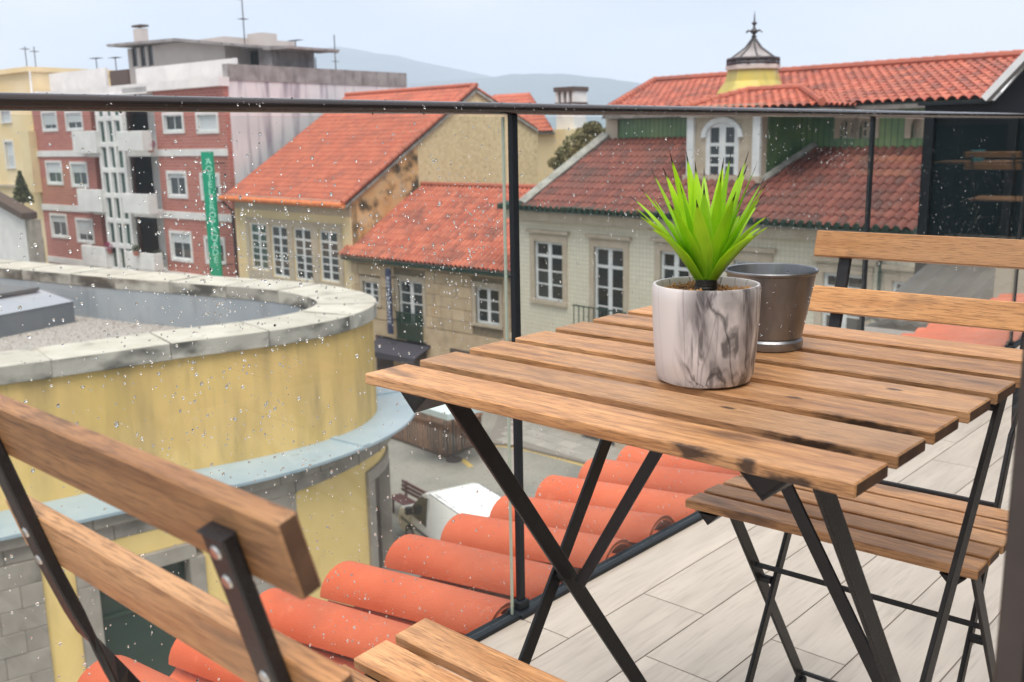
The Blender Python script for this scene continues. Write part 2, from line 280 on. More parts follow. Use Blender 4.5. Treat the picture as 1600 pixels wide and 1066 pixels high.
def marble_ex(m, n, l, b, src, mix, noise, rng):
    def nz_(sc, st, loc, de, dist=0):
        mp = n.new('ShaderNodeMapping'); mp.inputs['Scale'].default_value = st; mp.inputs['Location'].default_value = loc; l.new(src, mp.inputs[0])
        w = n.new('ShaderNodeTexNoise'); w.inputs['Scale'].default_value = sc; w.inputs['Detail'].default_value = de; w.inputs['Distortion'].default_value = dist; l.new(mp.outputs[0], w.inputs['Vector']); return w.outputs[0]
    def vein(v, wd):
        s_ = n.new('ShaderNodeMath'); s_.operation = 'SUBTRACT'; s_.inputs[1].default_value = .5; l.new(v, s_.inputs[0])
        a = n.new('ShaderNodeMath'); a.operation = 'ABSOLUTE'; l.new(s_.outputs[0], a.inputs[0])
        q = n.new('ShaderNodeMapRange'); q.inputs[1].default_value = wd; q.inputs[2].default_value = .0; l.new(a.outputs[0], q.inputs[0]); return q.outputs[0]
    base = mix(rng(noise(14, (1,1,.3), 4), .35, .7), (.78, .74, .73), (.68, .635, .64))
    base = mix(vein(nz_(17, (1, 1, .055), (3.1, .4, .2), 1.5, .5), .006), base, (.10, .085, .09), .85)
    base = mix(vein(nz_(24, (1, 1, .045), (7.7, 2.4, .6), 2, .6), .007), base, (.2, .17, .18), .5)
    dt = n.new('ShaderNodeVectorMath'); dt.operation = 'DOT_PRODUCT'; l.new(src, dt.inputs[0]); dt.inputs[1].default_value = (.96, -.28, -.12)
    reg = rng(dt.outputs['Value'], .004, .026); sm = rng(nz_(30, (1, 1, .28), (1.3, 4.2, .9), 7, 1.8), .45, .60)
    s2 = rng(nz_(14, (1, 1, .26), (5.3, 1.2, .4), 5, 1.2), .46, .60); m2 = n.new('ShaderNodeMath'); m2.operation = 'MAXIMUM'; l.new(sm, m2.inputs[0]); l.new(s2, m2.inputs[1]); sm = m2.outputs[0]
    mu = n.new('ShaderNodeMath'); mu.operation = 'MULTIPLY'; l.new(reg, mu.inputs[0]); l.new(sm, mu.inputs[1])
    base = mix(mu.outputs[0], base, (.085, .075, .08), .88); ed = n.new('ShaderNodeMath'); ed.operation = 'MULTIPLY'; l.new(reg, ed.inputs[0]); l.new(vein(nz_(26, (1, 1, .22), (2.3, 1.2, .9), 4, 1.4), .03), ed.inputs[1]); base = mix(ed.outputs[0], base, (.035, .03, .033), .8)
    l.new(base, b.inputs['Base Color'])
MLOC = (0.15, .3, 0)
M['marble'] = mat('marbled ceramic glaze', (.7, .66, .65), .42, extra=marble_ex)
M['soil'] = mat('ochre granules', (.55, .31, .13), .9, col2=(.30, .15, .06), scale=90, rnd=.2)
def zinc_ex(m, n, l, b, src, mix, noise, rng):
    base = mix(rng(noise(30, (1,1,.25), 5), .4, .65), (.33, .345, .37), (.20, .205, .22)); l.new(base, b.inputs['Base Color'])
M['zinc'] = mat('galvanised metal', (.4, .4, .42), .4, metal=.85, extra=zinc_ex)
def leaf_ex(m, n, l, b, src, mix, noise, rng):
    uv = n.new('ShaderNodeUVMap'); sx = n.new('ShaderNodeSeparateXYZ'); l.new(uv.outputs[0], sx.inputs[0])
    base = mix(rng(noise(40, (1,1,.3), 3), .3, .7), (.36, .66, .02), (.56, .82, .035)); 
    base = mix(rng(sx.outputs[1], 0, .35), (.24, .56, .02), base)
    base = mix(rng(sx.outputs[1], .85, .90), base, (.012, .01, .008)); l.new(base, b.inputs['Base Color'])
    tr = n.new('ShaderNodeBsdfTranslucent'); l.new(base, tr.inputs[0]); ms = n.new('ShaderNodeMixShader'); ms.inputs[0].default_value = .42
    l.new(b.outputs[0], ms.inputs[1]); l.new(tr.outputs[0], ms.inputs[2]); l.new(ms.outputs[0], n['Material Output'].inputs[0])
M['leaf'] = mat('bright lime leaf with black tip', (.3, .6, .03), .3, extra=leaf_ex)
M['stemblack'] = mat('black plant stem', (.012, .012, .01), .5)
def pane_ex(m, n, l, b, src, mix, noise, rng):
    tr = n.new('ShaderNodeBsdfTransparent'); tr.inputs[0].default_value = (.955, .98, .97, 1); gl = n.new('ShaderNodeBsdfGlossy'); gl.inputs['Roughness'].default_value = .01
    lw = n.new('ShaderNodeLayerWeight'); lw.inputs[0].default_value = .5; pw = n.new('ShaderNodeMath'); pw.operation = 'POWER'; pw.inputs[1].default_value = 5; l.new(lw.outputs['Facing'], pw.inputs[0])
    fr = n.new('ShaderNodeMapRange'); fr.inputs[3].default_value = .04; fr.inputs[4].default_value = 1; l.new(pw.outputs[0], fr.inputs[0]); ms = n.new('ShaderNodeMixShader')
    l.new(fr.outputs[0], ms.inputs[0]); l.new(tr.outputs[0], ms.inputs[1]); l.new(gl.outputs[0], ms.inputs[2]); l.new(ms.outputs[0], n['Material Output'].inputs[0])
M['glass'] = mat('railing glass', (1, 1, 1), extra=pane_ex)
M['glass_edge'] = mat('pale glass edge', (.55, .62, .52), .2)
M['drop'] = mat('rain water', (1, 1, 1), .0); _b = M['drop'].node_tree.nodes['Principled BSDF']; _b.inputs['Transmission Weight'].default_value = 1; _b.inputs['IOR'].default_value = 1.33
M['rail'] = mat('dark anodised rail', (.055, .048, .048), .17, metal=.6, col2=(.075, .06, .058), scale=4)
M['plaster'] = mat('beige plaster reveal', (.34, .31, .22), .9, col2=(.28, .25, .18), scale=6)
M['dark_glass'] = mat('dark tinted glazing', (.008, .017, .021), .5, spec=.15)
M['teal'] = mat('teal glazed pot', (.12, .42, .46), .4)
M['slate'] = mat('dark corrugated sheet', (.11, .11, .11), .6, col2=(.075, .072, .07), scale=2)
M['cap_stone'] = mat('grey concrete', (.35, .34, .31), .9, col2=(.22, .21, .19), scale=3)
M['conc'] = mat('pale pinkish render', (.58, .53, .50), .85, col2=(.50, .46, .44), scale=.8)
M['curtain'] = mat('brown interior', (.09, .06, .05), .8)

# ------------------------------------------------------------------ the setting: street, pavements, hills
st = MB(); st.quad((-2500, -40, G), (400, -40, G), (400, 2600, G), (-2500, 2600, G)); tag(st.build('street', M['street'], fixn=False), kind='structure')

def Wd(a): return Vector((cos(a), sin(a), 0))
class Fac:
    """a facade: origin o on the street, right-hand direction at angle a; local x = along, y = into the building, z = up from the street"""
    def __init__(s, o, a): s.o = Vector((o[0], o[1], G)); s.a = a; s.u = Vector((cos(a), sin(a), 0)); s.n = Vector((-sin(a), cos(a), 0))
    def p(s, x, y, off=0):
        d = ray(x, y); t = ((s.o - CC).dot(s.n)+off)/d.dot(s.n); q = CC+d*t - s.o
        return Vector((q.dot(s.u), off, q.z))
    def thing(s, name, label, cat, group=None): return thing(name, label, cat, s.o, s.a, group)
    def rect(s, x0, y0, x1, y1, off=0):
        ym = (y0+y1)/2; xm = (x0+x1)/2
        return s.p(x0, ym, off).x, s.p(x1, ym, off).x, s.p(xm, y1, off).z, s.p(xm, y0, off).z    # u0,u1,z0,z1
def wall(name, parent, m, u0, u1, z0, z1, holes=(), y=0, t=.3):
    us = sorted({u0, u1, *[h[0] for h in holes], *[h[1] for h in holes]}); us = [u for u in us if u0 <= u <= u1]
    b = MB()
    for i in range(len(us)-1):
        a, c = us[i], us[i+1]
        if c-a < 1e-4: continue
        hz = sorted([(h[2], h[3]) for h in holes if h[0] <= a+1e-5 and h[1] >= c-1e-5]); z = z0
        for h in hz:
            if h[0] > z: b.box((a, y, z), (c, y+t, min(h[0], z1)))
            z = max(z, h[1])
        if z < z1: b.box((a, y, z), (c, y+t, z1))
    return b.build(name, m, parent)
PM = {}
def pane_mesh(m):
    if m.name not in PM: PM[m.name] = MB().box((-.5, 0, -.5), (.5, .02, .5)).mesh('pane', m)
    return PM[m.name]
def window(parent, r, cols=2, rows=3, y=0, rec=.12, fm='white', pm='pane', fr=.09, mu=.05, surr=None, sw=.18, sill=True, arch=False, top=0, centre=.08, shutter=0):
    u0, u1, z0, z1 = r; w, h = u1-u0, z1-z0; d = y+rec; b = MB()
    b.box((u0, d, z0), (u0+fr, d+.07, z1)); b.box((u1-fr, d, z0), (u1, d+.07, z1)); b.box((u0+fr, d, z1-fr), (u1-fr, d+.07, z1)); b.box((u0+fr, d, z0), (u1-fr, d+.07, z0+fr))
    iu0, iu1, iz0, iz1 = u0+fr, u1-fr, z0+fr, z1-fr; zt = iz1
    if top: zt = iz1-top*(iz1-iz0); b.box((iu0, d+.005, zt-.05), (iu1, d+.065, zt+.05))
    xs = [iu0+(iu1-iu0)*i/cols for i in range(cols+1)]; lim = zt-(.05 if top else 0)
    zs = [iz0+(lim-iz0)*i/rows for i in range(rows+1)]
    for i in range(1, cols):
        k = centre if i*2 == cols else mu
        b.box((xs[i]-k, d+.008, iz0), (xs[i]+k, d+.062, iz1))
    for j in range(1, rows): b.box((iu0, d+.014, zs[j]-mu/2), (iu1, d+.056, zs[j]+mu/2))
    wo = b.build('window', M[fm], parent)
    pms = pane_mesh(M[pm])
    rowsz = [(zs[j], zs[j+1]) for j in range(rows)]+([(zt+.05, iz1)] if top else [])
    for i in range(cols):
        for (za, zb) in rowsz:
            p = put('pane', pms, wo, ((xs[i]+xs[i+1])/2, d+.03, (za+zb)/2)); p.scale = (xs[i+1]-xs[i]-.02, 1, zb-za-.01)
            p.rotation_euler = (R(random.uniform(-.6, .6)), 0, R(random.uniform(-.8, .8)))
    if shutter:
        zs_ = iz1-shutter*(iz1-iz0); MB().box((iu0, d-.03, zs_), (iu1, d-.004, iz1)).build('roller_shutter', M['blind'], wo)
    if surr:
        s_ = MB(); pr = .05
        s_.box((u0-sw, y-pr, z0), (u0, y+rec, z1)); s_.box((u1, y-pr, z0), (u1+sw, y+rec, z1)); s_.box((u0-sw, y-pr, z1), (u1+sw, y+rec, z1+sw*1.1))
        if sill: s_.box((u0-sw, y-pr-.05, z0-sw*.6), (u1+sw, y+rec, z0))
        s_.build('window_surround', M[surr], parent)
    return wo
def grid_roof(name, parent, poly, m, pitch=.23, course=.38, amp=.05, lf=.03, label=None, edge=True):
    """tiled slope on a planar polygon: poly[0]->poly[1] is the eave (left to right); tiles built as one corrugated mesh"""
    P = [Vector(p) for p in poly]; U = (P[1]-P[0]).normalized(); Nn = None
    for p in P[2:]:
        c = U.cross(p-P[0])
        if c.length > .1: Nn = c.normalized(); break
    if Nn.z < 0: Nn = -Nn
    V = Nn.cross(U); q = [((p-P[0]).dot(U), (p-P[0]).dot(V)) for p in P]
    if sum(b for a, b in q) < 0: V = -V; q = [((p-P[0]).dot(U), (p-P[0]).dot(V)) for p in P]
    umin, umax = min(a for a, b in q), max(a for a, b in q); vmax = max(b for a, b in q)
    nu = max(1, round((umax-umin)/pitch)); nv = max(1, round(vmax/course)); K = 5; rr = random.Random(len(name)+nu)
    def span(v):
        xs = []
        for i in range(len(q)):
            (a, b), (c, d) = q[i], q[(i+1) % len(q)]
            if abs(d-b) > 1e-6 and min(b, d)-1e-6 <= v <= max(b, d)+1e-6: xs.append(a+(c-a)*(v-b)/(d-b))
            elif abs(d-b) <= 1e-6 and abs(v-b) < 1e-6: xs += [a, c]
        return (min(xs), max(xs)) if xs else (0, 0)
    vs, fs, uvs = [], [], []; cols = nu*K+1
    for j in range(nv):
        for e in (0, 1):
            v = vmax*(j+e)/nv; lo, hi = span(min(max(v, 1e-4), vmax-1e-4)); lift = lf*(1-e)
            for i in range(cols):
                uu = umin+(umax-umin)*i/(cols-1); uc = min(max(uu, lo), hi); ph = (i % K)/K
                hgt = amp*abs(sin(pi*((uu-umin)/((umax-umin)/nu))))**.8 * 1.6 - amp
                p = P[0]+U*uc+V*(v-(.04 if e == 0 else 0))+Nn*(hgt+lift+rr.uniform(-.005, .005)); vs.append(p)
                uvs.append(((uu-umin)/(umax-umin)*nu, j+.5))
        o = j*2*cols
        for i in range(cols-1): 
            if (vs[o+i]-vs[o+i+1]).length > 1e-5 or (vs[o+cols+i]-vs[o+cols+i+1]).length > 1e-5: fs.append((o+i, o+i+1, o+cols+i+1, o+cols+i))
        if j:
            o2 = (j-1)*2*cols+cols
            for i in range(cols-1): 
                if (vs[o+i]-vs[o+i+1]).length > 1e-5: fs.append((o2+i, o2+i+1, o+i+1, o+i))
    me = bpy.data.meshes.new(name); me.from_pydata([tuple(v) for v in vs], [], fs); me.materials.append(M[m])
    ul = me.uv_layers.new(name='UVMap')
    ul.data.foreach_set('uv', [c for pl in me.polygons for vi in pl.vertices for c in ((min(uvs[pl.vertices[0]][0], uvs[pl.vertices[1]][0])+.1), uvs[vi][1])])
    me.polygons.foreach_set('use_smooth', [True]*len(me.polygons)); me.set_sharp_from_angle(angle=R(60))
    o = put(name, me, parent); o['kind'] = 'stuff'
    # underside board so the slope is solid
    MB().prism([p-Nn*.12 for p in P], -Nn*.12).build('roof_board', M['cap_stone'], parent)
    return o
def caps(name, parent, a, b, m, r=.11, step=.4):
    a = Vector(a); b = Vector(b); n = max(2, int((b-a).length/step)); bb = MB()
    for i in range(n):
        p = a.lerp(b, i/n); q = a.lerp(b, (i+1.08)/n); bb.tube([p+Vector((0,0,.0)), q], [r, r*.82], 8)
    o = bb.build(name, M[m], parent, smooth=True); o['kind'] = 'stuff'; return o
def leaves(mb, c, rad, n, size, rr):
    for _ in range(n):
        while True:
            v = Vector((rr.uniform(-1, 1), rr.uniform(-1, 1), rr.uniform(-1, 1)))
            if .25 < v.length < 1: break
        p = Vector(c)+Vector((v.x*rad[0], v.y*rad[1], v.z*rad[2])); a = Vector((rr.gauss(0,1), rr.gauss(0,1), rr.gauss(0,1))).normalized(); b = a.orthogonal().normalized(); s = size*rr.uniform(.5, 1.3)
        mb.add([p-a*s, p+b*s*.5, p+a*s, p-b*s*.5], [(0,1,2,3)])

# ---- hills (several ridges far away) and the air between
def ridge(pts, D, depth, rr):
    """a wooded ridge whose crest runs through the given sight lines at distance D"""
    b = MB(); xs = [p[0] for p in pts]; n = 60; rows = []
    for i in range(n+1):
        x = xs[0]+(xs[-1]-xs[0])*i/n
        for k in range(len(pts)-1):
            if pts[k][0] <= x <= pts[k+1][0]: t = (x-pts[k][0])/(pts[k+1][0]-pts[k][0]); t = t*t*(3-2*t)*.5+t*.5; y = pts[k][1]+(pts[k+1][1]-pts[k][1])*t; break
        d = ray(x, y); h = Vector((d.x, d.y, 0)).length; p = CC+d*(D/h); hz = Vector((d.x, d.y, 0))/h
        z = p.z+rr.uniform(-1, 1)*D*.0007
        row = []
        for f, k in ((-1, 0), (-.7, .32), (-.4, .62), (-.15, .9), (0, 1), (.3, .8), (.8, .2), (1, 0)):
            q = Vector((p.x, p.y, 0))+hz*depth*f; row.append((q.x, q.y, G-6+(z-G+6)*k + (rr.uniform(-1, 1)*depth*.02 if 0 < k < 1 else 0)))
        rows.append(row)
    vs = [v for r_ in rows for v in r_]; m_ = 8
    fs = [(i*m_+j, (i+1)*m_+j, (i+1)*m_+j+1, i*m_+j+1) for i in range(n) for j in range(m_-1)]
    o = b.add(vs, fs).build('hills', M['hill'], smooth='all'); return tag(o, kind='structure')
rr = random.Random(3)
ridge([(-900, 190), (-300, 150), (150, 130), (330, 105), (430, 84), (530, 73), (600, 84), (660, 97), (720, 108), (780, 122), (900, 150), (1000, 185)], 2300, 500, rr)
ridge([(500, 180), (640, 130), (740, 124), (800, 116), (880, 116), (940, 122), (990, 129), (1080, 150), (1200, 165), (1400, 185)], 1750, 350, rr)
ridge([(1050, 180), (1120, 130), (1200, 103), (1240, 106), (1330, 120), (1500, 140), (1900, 180)], 2400, 450, rr)
hz = MB().box((-2450, -30, G-1.5), (390, 2590, 290)); ho = hz.build('haze', bpy.data.materials.new('haze')); tag(ho, kind='stuff')
hm = ho.data.materials[0]; hm.use_nodes = True; hn = hm.node_tree; hn.nodes.remove(hn.nodes['Principled BSDF'])
pv = hn.nodes.new('ShaderNodeVolumePrincipled'); pv.inputs['Color'].default_value = (.76, .86, 1, 1); pv.inputs['Density'].default_value = .00055
hn.links.new(pv.outputs[0], hn.nodes['Material Output'].inputs['Volume'])

exec_parts = []
# ------------------------------------------------------------------ terrace
XR = -.43                                  # glass line
fl = MB().box((-.445, -2.2, -.16), (3.2, 9, -.003)).build('terrace_floor', M['grout']); tag(fl, kind='structure')
pitch_x, plen = .1472, 1.464
joint = [.70, .95, .742, .947, .31, .80, .10, 1.0, .5, .2, .9, .35, .75, .15, .6, 1.1]
pm = MB().box((-pitch_x/2+.0014, -plen/2+.0014, -.0028), (pitch_x/2-.0014, plen/2-.0014, 0)).mesh('floor_plank', M['floor'])
for i in range(16):
    for k in range(-2, 6):
        y = joint[i]+plen*(k+.5)
        if i == 0:
            if k == -2: pm0 = MB().box((-.0595, -plen/2+.0014, -.0028), (pitch_x/2-.0014, plen/2-.0014, 0)).mesh('floor_plank', M['floor'])
            put('floor_plank', pm0, fl, (-.291-pitch_x/2, y, 0))
        else: put('floor_plank', pm, fl, (-.291+pitch_x*(i-.5), y, 0))
# the building the terrace belongs to
own = thing('own_building', 'pale rendered house front below the terrace, under the orange tile edge', 'building', (0, 0, G))
MB().box((-.93, -2.2, 0), (3.2, 9, -G-.17)).build('wall', M['whitewall'], own)
# orange clay tiles along the terrace edge
tr = thing('tile_eave', 'row of bright orange clay roof tiles outside the glass railing', 'roof tiles', (-.75, 1.5, -.17))
def barrel(r0_, r1_, up_, lo, span):
    """one barrel tile: half pipe along x, tapering, open at both ends"""
    b = MB(); NX, NA = 7, 13; th = .011; vs = []
    for j in range(NX):
        f = j/(NX-1); x = .285-.54*f; rr_ = r0_+(r1_-r0_)*f; z = -.078*f+lo; ring = []
        for sgn_, q in ((1, rr_), (-1, rr_-th)):
            ks = range(NA) if sgn_ > 0 else range(NA-1, -1, -1)
            for k in ks: a = pi/2+span*(k/(NA-1)-.5); ring.append((x, q*cos(a), up_*q*sin(a)*.98+z))
        vs += ring
    m_ = 2*NA; fs = [(j*m_+i, j*m_+(i+1) % m_, (j+1)*m_+(i+1) % m_, (j+1)*m_+i) for j in range(NX-1) for i in range(m_)]
    for j in (0, NX-1):
        for i in range(NA-1): fs.append((j*m_+i, j*m_+i+1, j*m_+m_-2-i, j*m_+m_-1-i))
    b.add(vs, fs); return b.mesh('clay_tile', M['terra'], smooth=True, bev=.002)
cover = barrel(.060, .069, 1, .0, pi*.98); chan = barrel(.082, .074, -1, .022, pi*.62)
TP = .196
for k in range(-10, 27):
    t_ = put('cover_tile', cover, tr, (.0+random.uniform(-.006, .006), .705+TP*k-1.5, .17-.040+random.uniform(-.003, .003))); t_.rotation_euler = (R(random.uniform(-2, 2)), R(random.uniform(-1, 1)), R(random.uniform(-1.4, 1.4)))
    t_ = put('channel_tile', chan, tr, (.004, .705+TP*(k-.5)-1.5, .17-.040+random.uniform(-.002, .002)))
MB().box((-.18, -3.4, -.02), (.29, 4.4, .035)).build('mortar_bed', M['terra'], tr)
# ---- glass railing
rl = thing('glass_railing', 'frameless glass railing with dark wet handrail along the terrace edge', 'railing', (XR, 1.5, 0))
b = MB(); ys = [-4.0+i*.5 for i in range(27)]; n = 20
vs = [(.016*cos(2*pi*k/n), y, .9953+.0105*sin(2*pi*k/n)) for y in ys for k in range(n)]
fs = [(i*n+k, i*n+(k+1) % n, (i+1)*n+(k+1) % n, (i+1)*n+k) for i in range(len(ys)-1) for k in range(n)]+[tuple(range(n)), tuple(range((len(ys)-1)*n, len(ys)*n))]
b.add(vs, fs).build('handrail', M['rail'], rl, smooth=True)
posts = [-.90+1.618*i for i in range(7)]   # .718, 2.336, ...
for y in posts:
    p = MB().box((-.006, y-1.5-.008, .004), (.006, y-1.5+.008, .985)).build('post', M['grey_dark'], rl, bev=.001)
    MB().box((-.02, y-1.5-.022, 0), (.024, y-1.5+.022, .012)).box((-.012, y-1.5-.014, .012), (.012, y-1.5+.014, .03)).build('foot_clamp', M['grey_dark'], p, bev=.002)
MB().box((.004, -4, 0), (.018, 9, .010)).box((-.02, -4, -.01), (.004, 9, .004)).build('base_channel', M['grey_dark'], rl, bev=.001)
rr = random.Random(11)
dv = []
def drop(b, p, r, ax=0, sgn=1):
    n = 7; vs = [tuple(p)]
    st = rr.uniform(.8, 1.35); jx = [rr.uniform(.8, 1.2) for _ in range(n)]
    c = Vector(p); o = []; 
    for a, h in ((90, 0), (55, .62), (22, .92)):
        for k in range(n):
            s_ = sin(R(a))*r*jx[k]; y, z = s_*cos(2*pi*k/n), s_*sin(2*pi*k/n)*st
            o.append((c.x+sgn*h*r*.62, c.y+y, c.z+z) if ax == 0 else (c.x+y, c.y+z, c.z+h*r*.7))
    o.append((c.x+sgn*r*.66, c.y, c.z) if ax == 0 else (c.x, c.y, c.z+r*.7)); o.append(tuple(c))
    f = [(i*n+k, i*n+(k+1) % n, (i+1)*n+(k+1) % n, (i+1)*n+k) for i in range(2) for k in range(n)]+[(2*n+k, 2*n+(k+1) % n, 3*n) for k in range(n)]+[(3*n+1, (k+1) % n, k) for k in range(n)]
    b.add(o, f)
for i in range(6):
    y0, y1 = posts[i]+.011, posts[i+1]-.011
    y1 -= .012 if i == 0 else 0
    pn = MB().box((-.004, y0-1.5, .006), (.004, y1-1.5, .980)).build('glass_pane', M['glass'], rl)
    if i == 0: MB().box((-.0042, y1-1.5-.003, .006), (.0005, y1-1.5+.0006, .980)).build('pane_edge', M['glass_edge'], pn)
    if i < 4:
        b = MB(); cl = [(rr.uniform(y0, y1), rr.uniform(.05, .95), rr.uniform(.04, .22)) for _ in range(22)]
        if i == 0: cl += [(rr.uniform(.0, .68), rr.uniform(.70, .92), rr.uniform(.05, .12)) for _ in range(14)]
        for _ in range((4300, 3400, 1100, 300)[i]):
            if rr.random() < .55: c = rr.choice(cl); y = rr.gauss(c[0], c[2]); z = rr.gauss(c[1], c[2])
            else: y = rr.uniform(y0, y1); z = rr.uniform(.01, .975)
            if not (y0+.01 < y < y1-.01 and .01 < z < .972): continue
            r_ = min(.0036, .00065+abs(rr.gauss(0, .00085)))
            sg = 1 if rr.random() < .35 else -1
            drop(b, (sg*.0041, y-1.5, z), r_, 0, sg)
        tag(b.build('raindrops', M['drop'], pn, smooth='all'), kind='stuff')
b = MB()
for _ in range(520):
    y = rr.uniform(-.75, 3.6)-1.5; a = rr.uniform(-80, 80); r_ = min(.003, .0007+abs(rr.gauss(0, .0008)))
    drop(b, (.016*cos(R(a)), y, .9953+.0105*sin(R(a))), r_, 0, 1)
tag(b.build('raindrops', M['drop'], rl, smooth='all'), kind='stuff')
# ---- door frame at the right edge of the view and the house wall it belongs to
df = thing('sliding_door_frame', 'dark brown metal door frame standing upright at the right edge', 'door frame', (.70, -.19, 0))
MB().box((-.0075, -.012, .0), (.004, .05, 2.3)).build('frame_profile', M['steel_brown'], df, bev=.001)
MB().box((.0045, -.010, .0), (.0115, .05, 2.3)).build('seal', M['rubber'], df)
MB().box((.0117, -.006, .0), (.30, .05, 2.3)).build('reveal', M['plaster'], df)
hw = thing('house_wall', 'house wall beside the terrace, seen only as a mirror image in the railing glass', 'wall', (1.45, 0, 0))
MB().box((0.0, -.13, 0), (.3, .6, 2.7)).build('wall', M['plaster'], hw)
MB().box((.05, .61, 0), (.3, 9.2, 2.7)).build('glazed_front', M['grey_dark'], hw)
MB().box((-1.88, 8.9, 0), (.04, 9.1, 2.7)).build('end_wall', M['dark_glass'], hw)
for k in range(5):
    y = .7+k*1.58; gp = MB().box((.02, y, .12), (.045, y+1.46, 2.3)).build('glass_door', M['dark_glass'], hw)

# ------------------------------------------------------------------ furniture
TH = .0118
def slat(name, lx, w, parent, loc, rot=None, m='wood'):
    o = MB().box((-lx/2, -w/2, -TH/2), (lx/2, w/2, TH/2)).build(name, [M[m], M['wood_end']], parent, bev=.0013, loc=loc)
    for p in o.data.polygons: p.material_index = 1 if abs(p.normal.x) > .9 else 0
    if rot is not None: o.rotation_euler = rot
    return o
def vrail(parent, x, y0, y1, z, w=.05, h=.024, t=.003):
    b = MB()
    for s in (-1, 1):
        pl = [(x+s*w/2, y0, z), (x+s*(w/2-t*1.4), y0, z), (x, y0, z-h+t*1.4), (x, y0, z-h)]
        b.prism(pl, (0, y1-y0, 0))
    b.prism([(x-w/2+.004, y0, z-.001), (x+w/2-.004, y0, z-.001), (x, y0, z-h+.003)], (0, .002, 0))
    return b.build('support_rail', M['steel'], parent)
def bolt(parent, p, r=.006, ax=(1, 0, 0), m='steel'):
    a = Vector(ax)*.008; return MB().tube([Vector(p)-a, Vector(p)+a], r, 10).build('bolt', M[m], parent, smooth=True)
tb = thing('bistro_table', 'folding wooden slat table on crossed black steel legs beside the railing', 'table', (.27, .275, 0))
SP = (.047, .098, .143)
for k in range(7):
    s = slat('slat', .54, .0588, tb, (random.uniform(-.001, .001), -.275+.0294+.0797*k, .70-TH/2)); s.rotation_euler = (0, 0, R(random.uniform(-.12, .12)))
    if k == 0: s.data.materials[0] = burnt(M['wood'], [((.136, -.030, .002), (.020, .006, .008)), ((.184, -.030, .0), (.010, .006, .008)), ((.222, -.030, -.004), (.026, .006, .006))])
    if k in (1, 2, 3): s.data.materials[0] = burnt(M['wood'], [(((.10, .13, .19)[k-1], (.010, .0, .006)[k-1], .006), (.009, .0035, .01)), (((.20, .22, -.02)[k-1], -.030, .0), (.045, .003, .006))])
for x in (.062-.27, .462-.27): vrail(tb, x, .014-.275, .53-.275, .6875)
def P_(x, y, z): return Vector((x-.27, y-.275, z))
for xa, xb, xm in ((.072, .050, .061), (.488, .510, .499)):
    sx = 1 if xa < .27 else -1
    MB().bar(P_(xa, .055, .68), P_(xa, .535, .005), .022, .005).build('leg', M['steel'], tb, bev=.0008)
    MB().bar(P_(xb, .455, .68), P_(xb, -.01, .005), .022, .005).build('leg', M['steel'], tb, bev=.0008)
    bolt(tb, P_(xm, .258, .393), .007)
    x1 = .243 if sx > 0 else .300
    MB().bar(P_(xa+.012*sx, .262, .388), P_(x1, .27, .672), .015, .004, (0, 1, 0)).build('brace', M['steel'], tb, bev=.0006)
MB().box(P_(.235, .25, .674), P_(.308, .29, .6875)).build('brace_plate', M['steel'], tb)
for y, z, xa, xb in ((.51, .05, .072, .488), (.02, .05, .05, .51), (.44, .655, .05, .51)): MB().tube([P_(xa, y, z), P_(xb, y, z)], .0055, 8).build('cross_rod', M['steel'], tb, smooth=True)

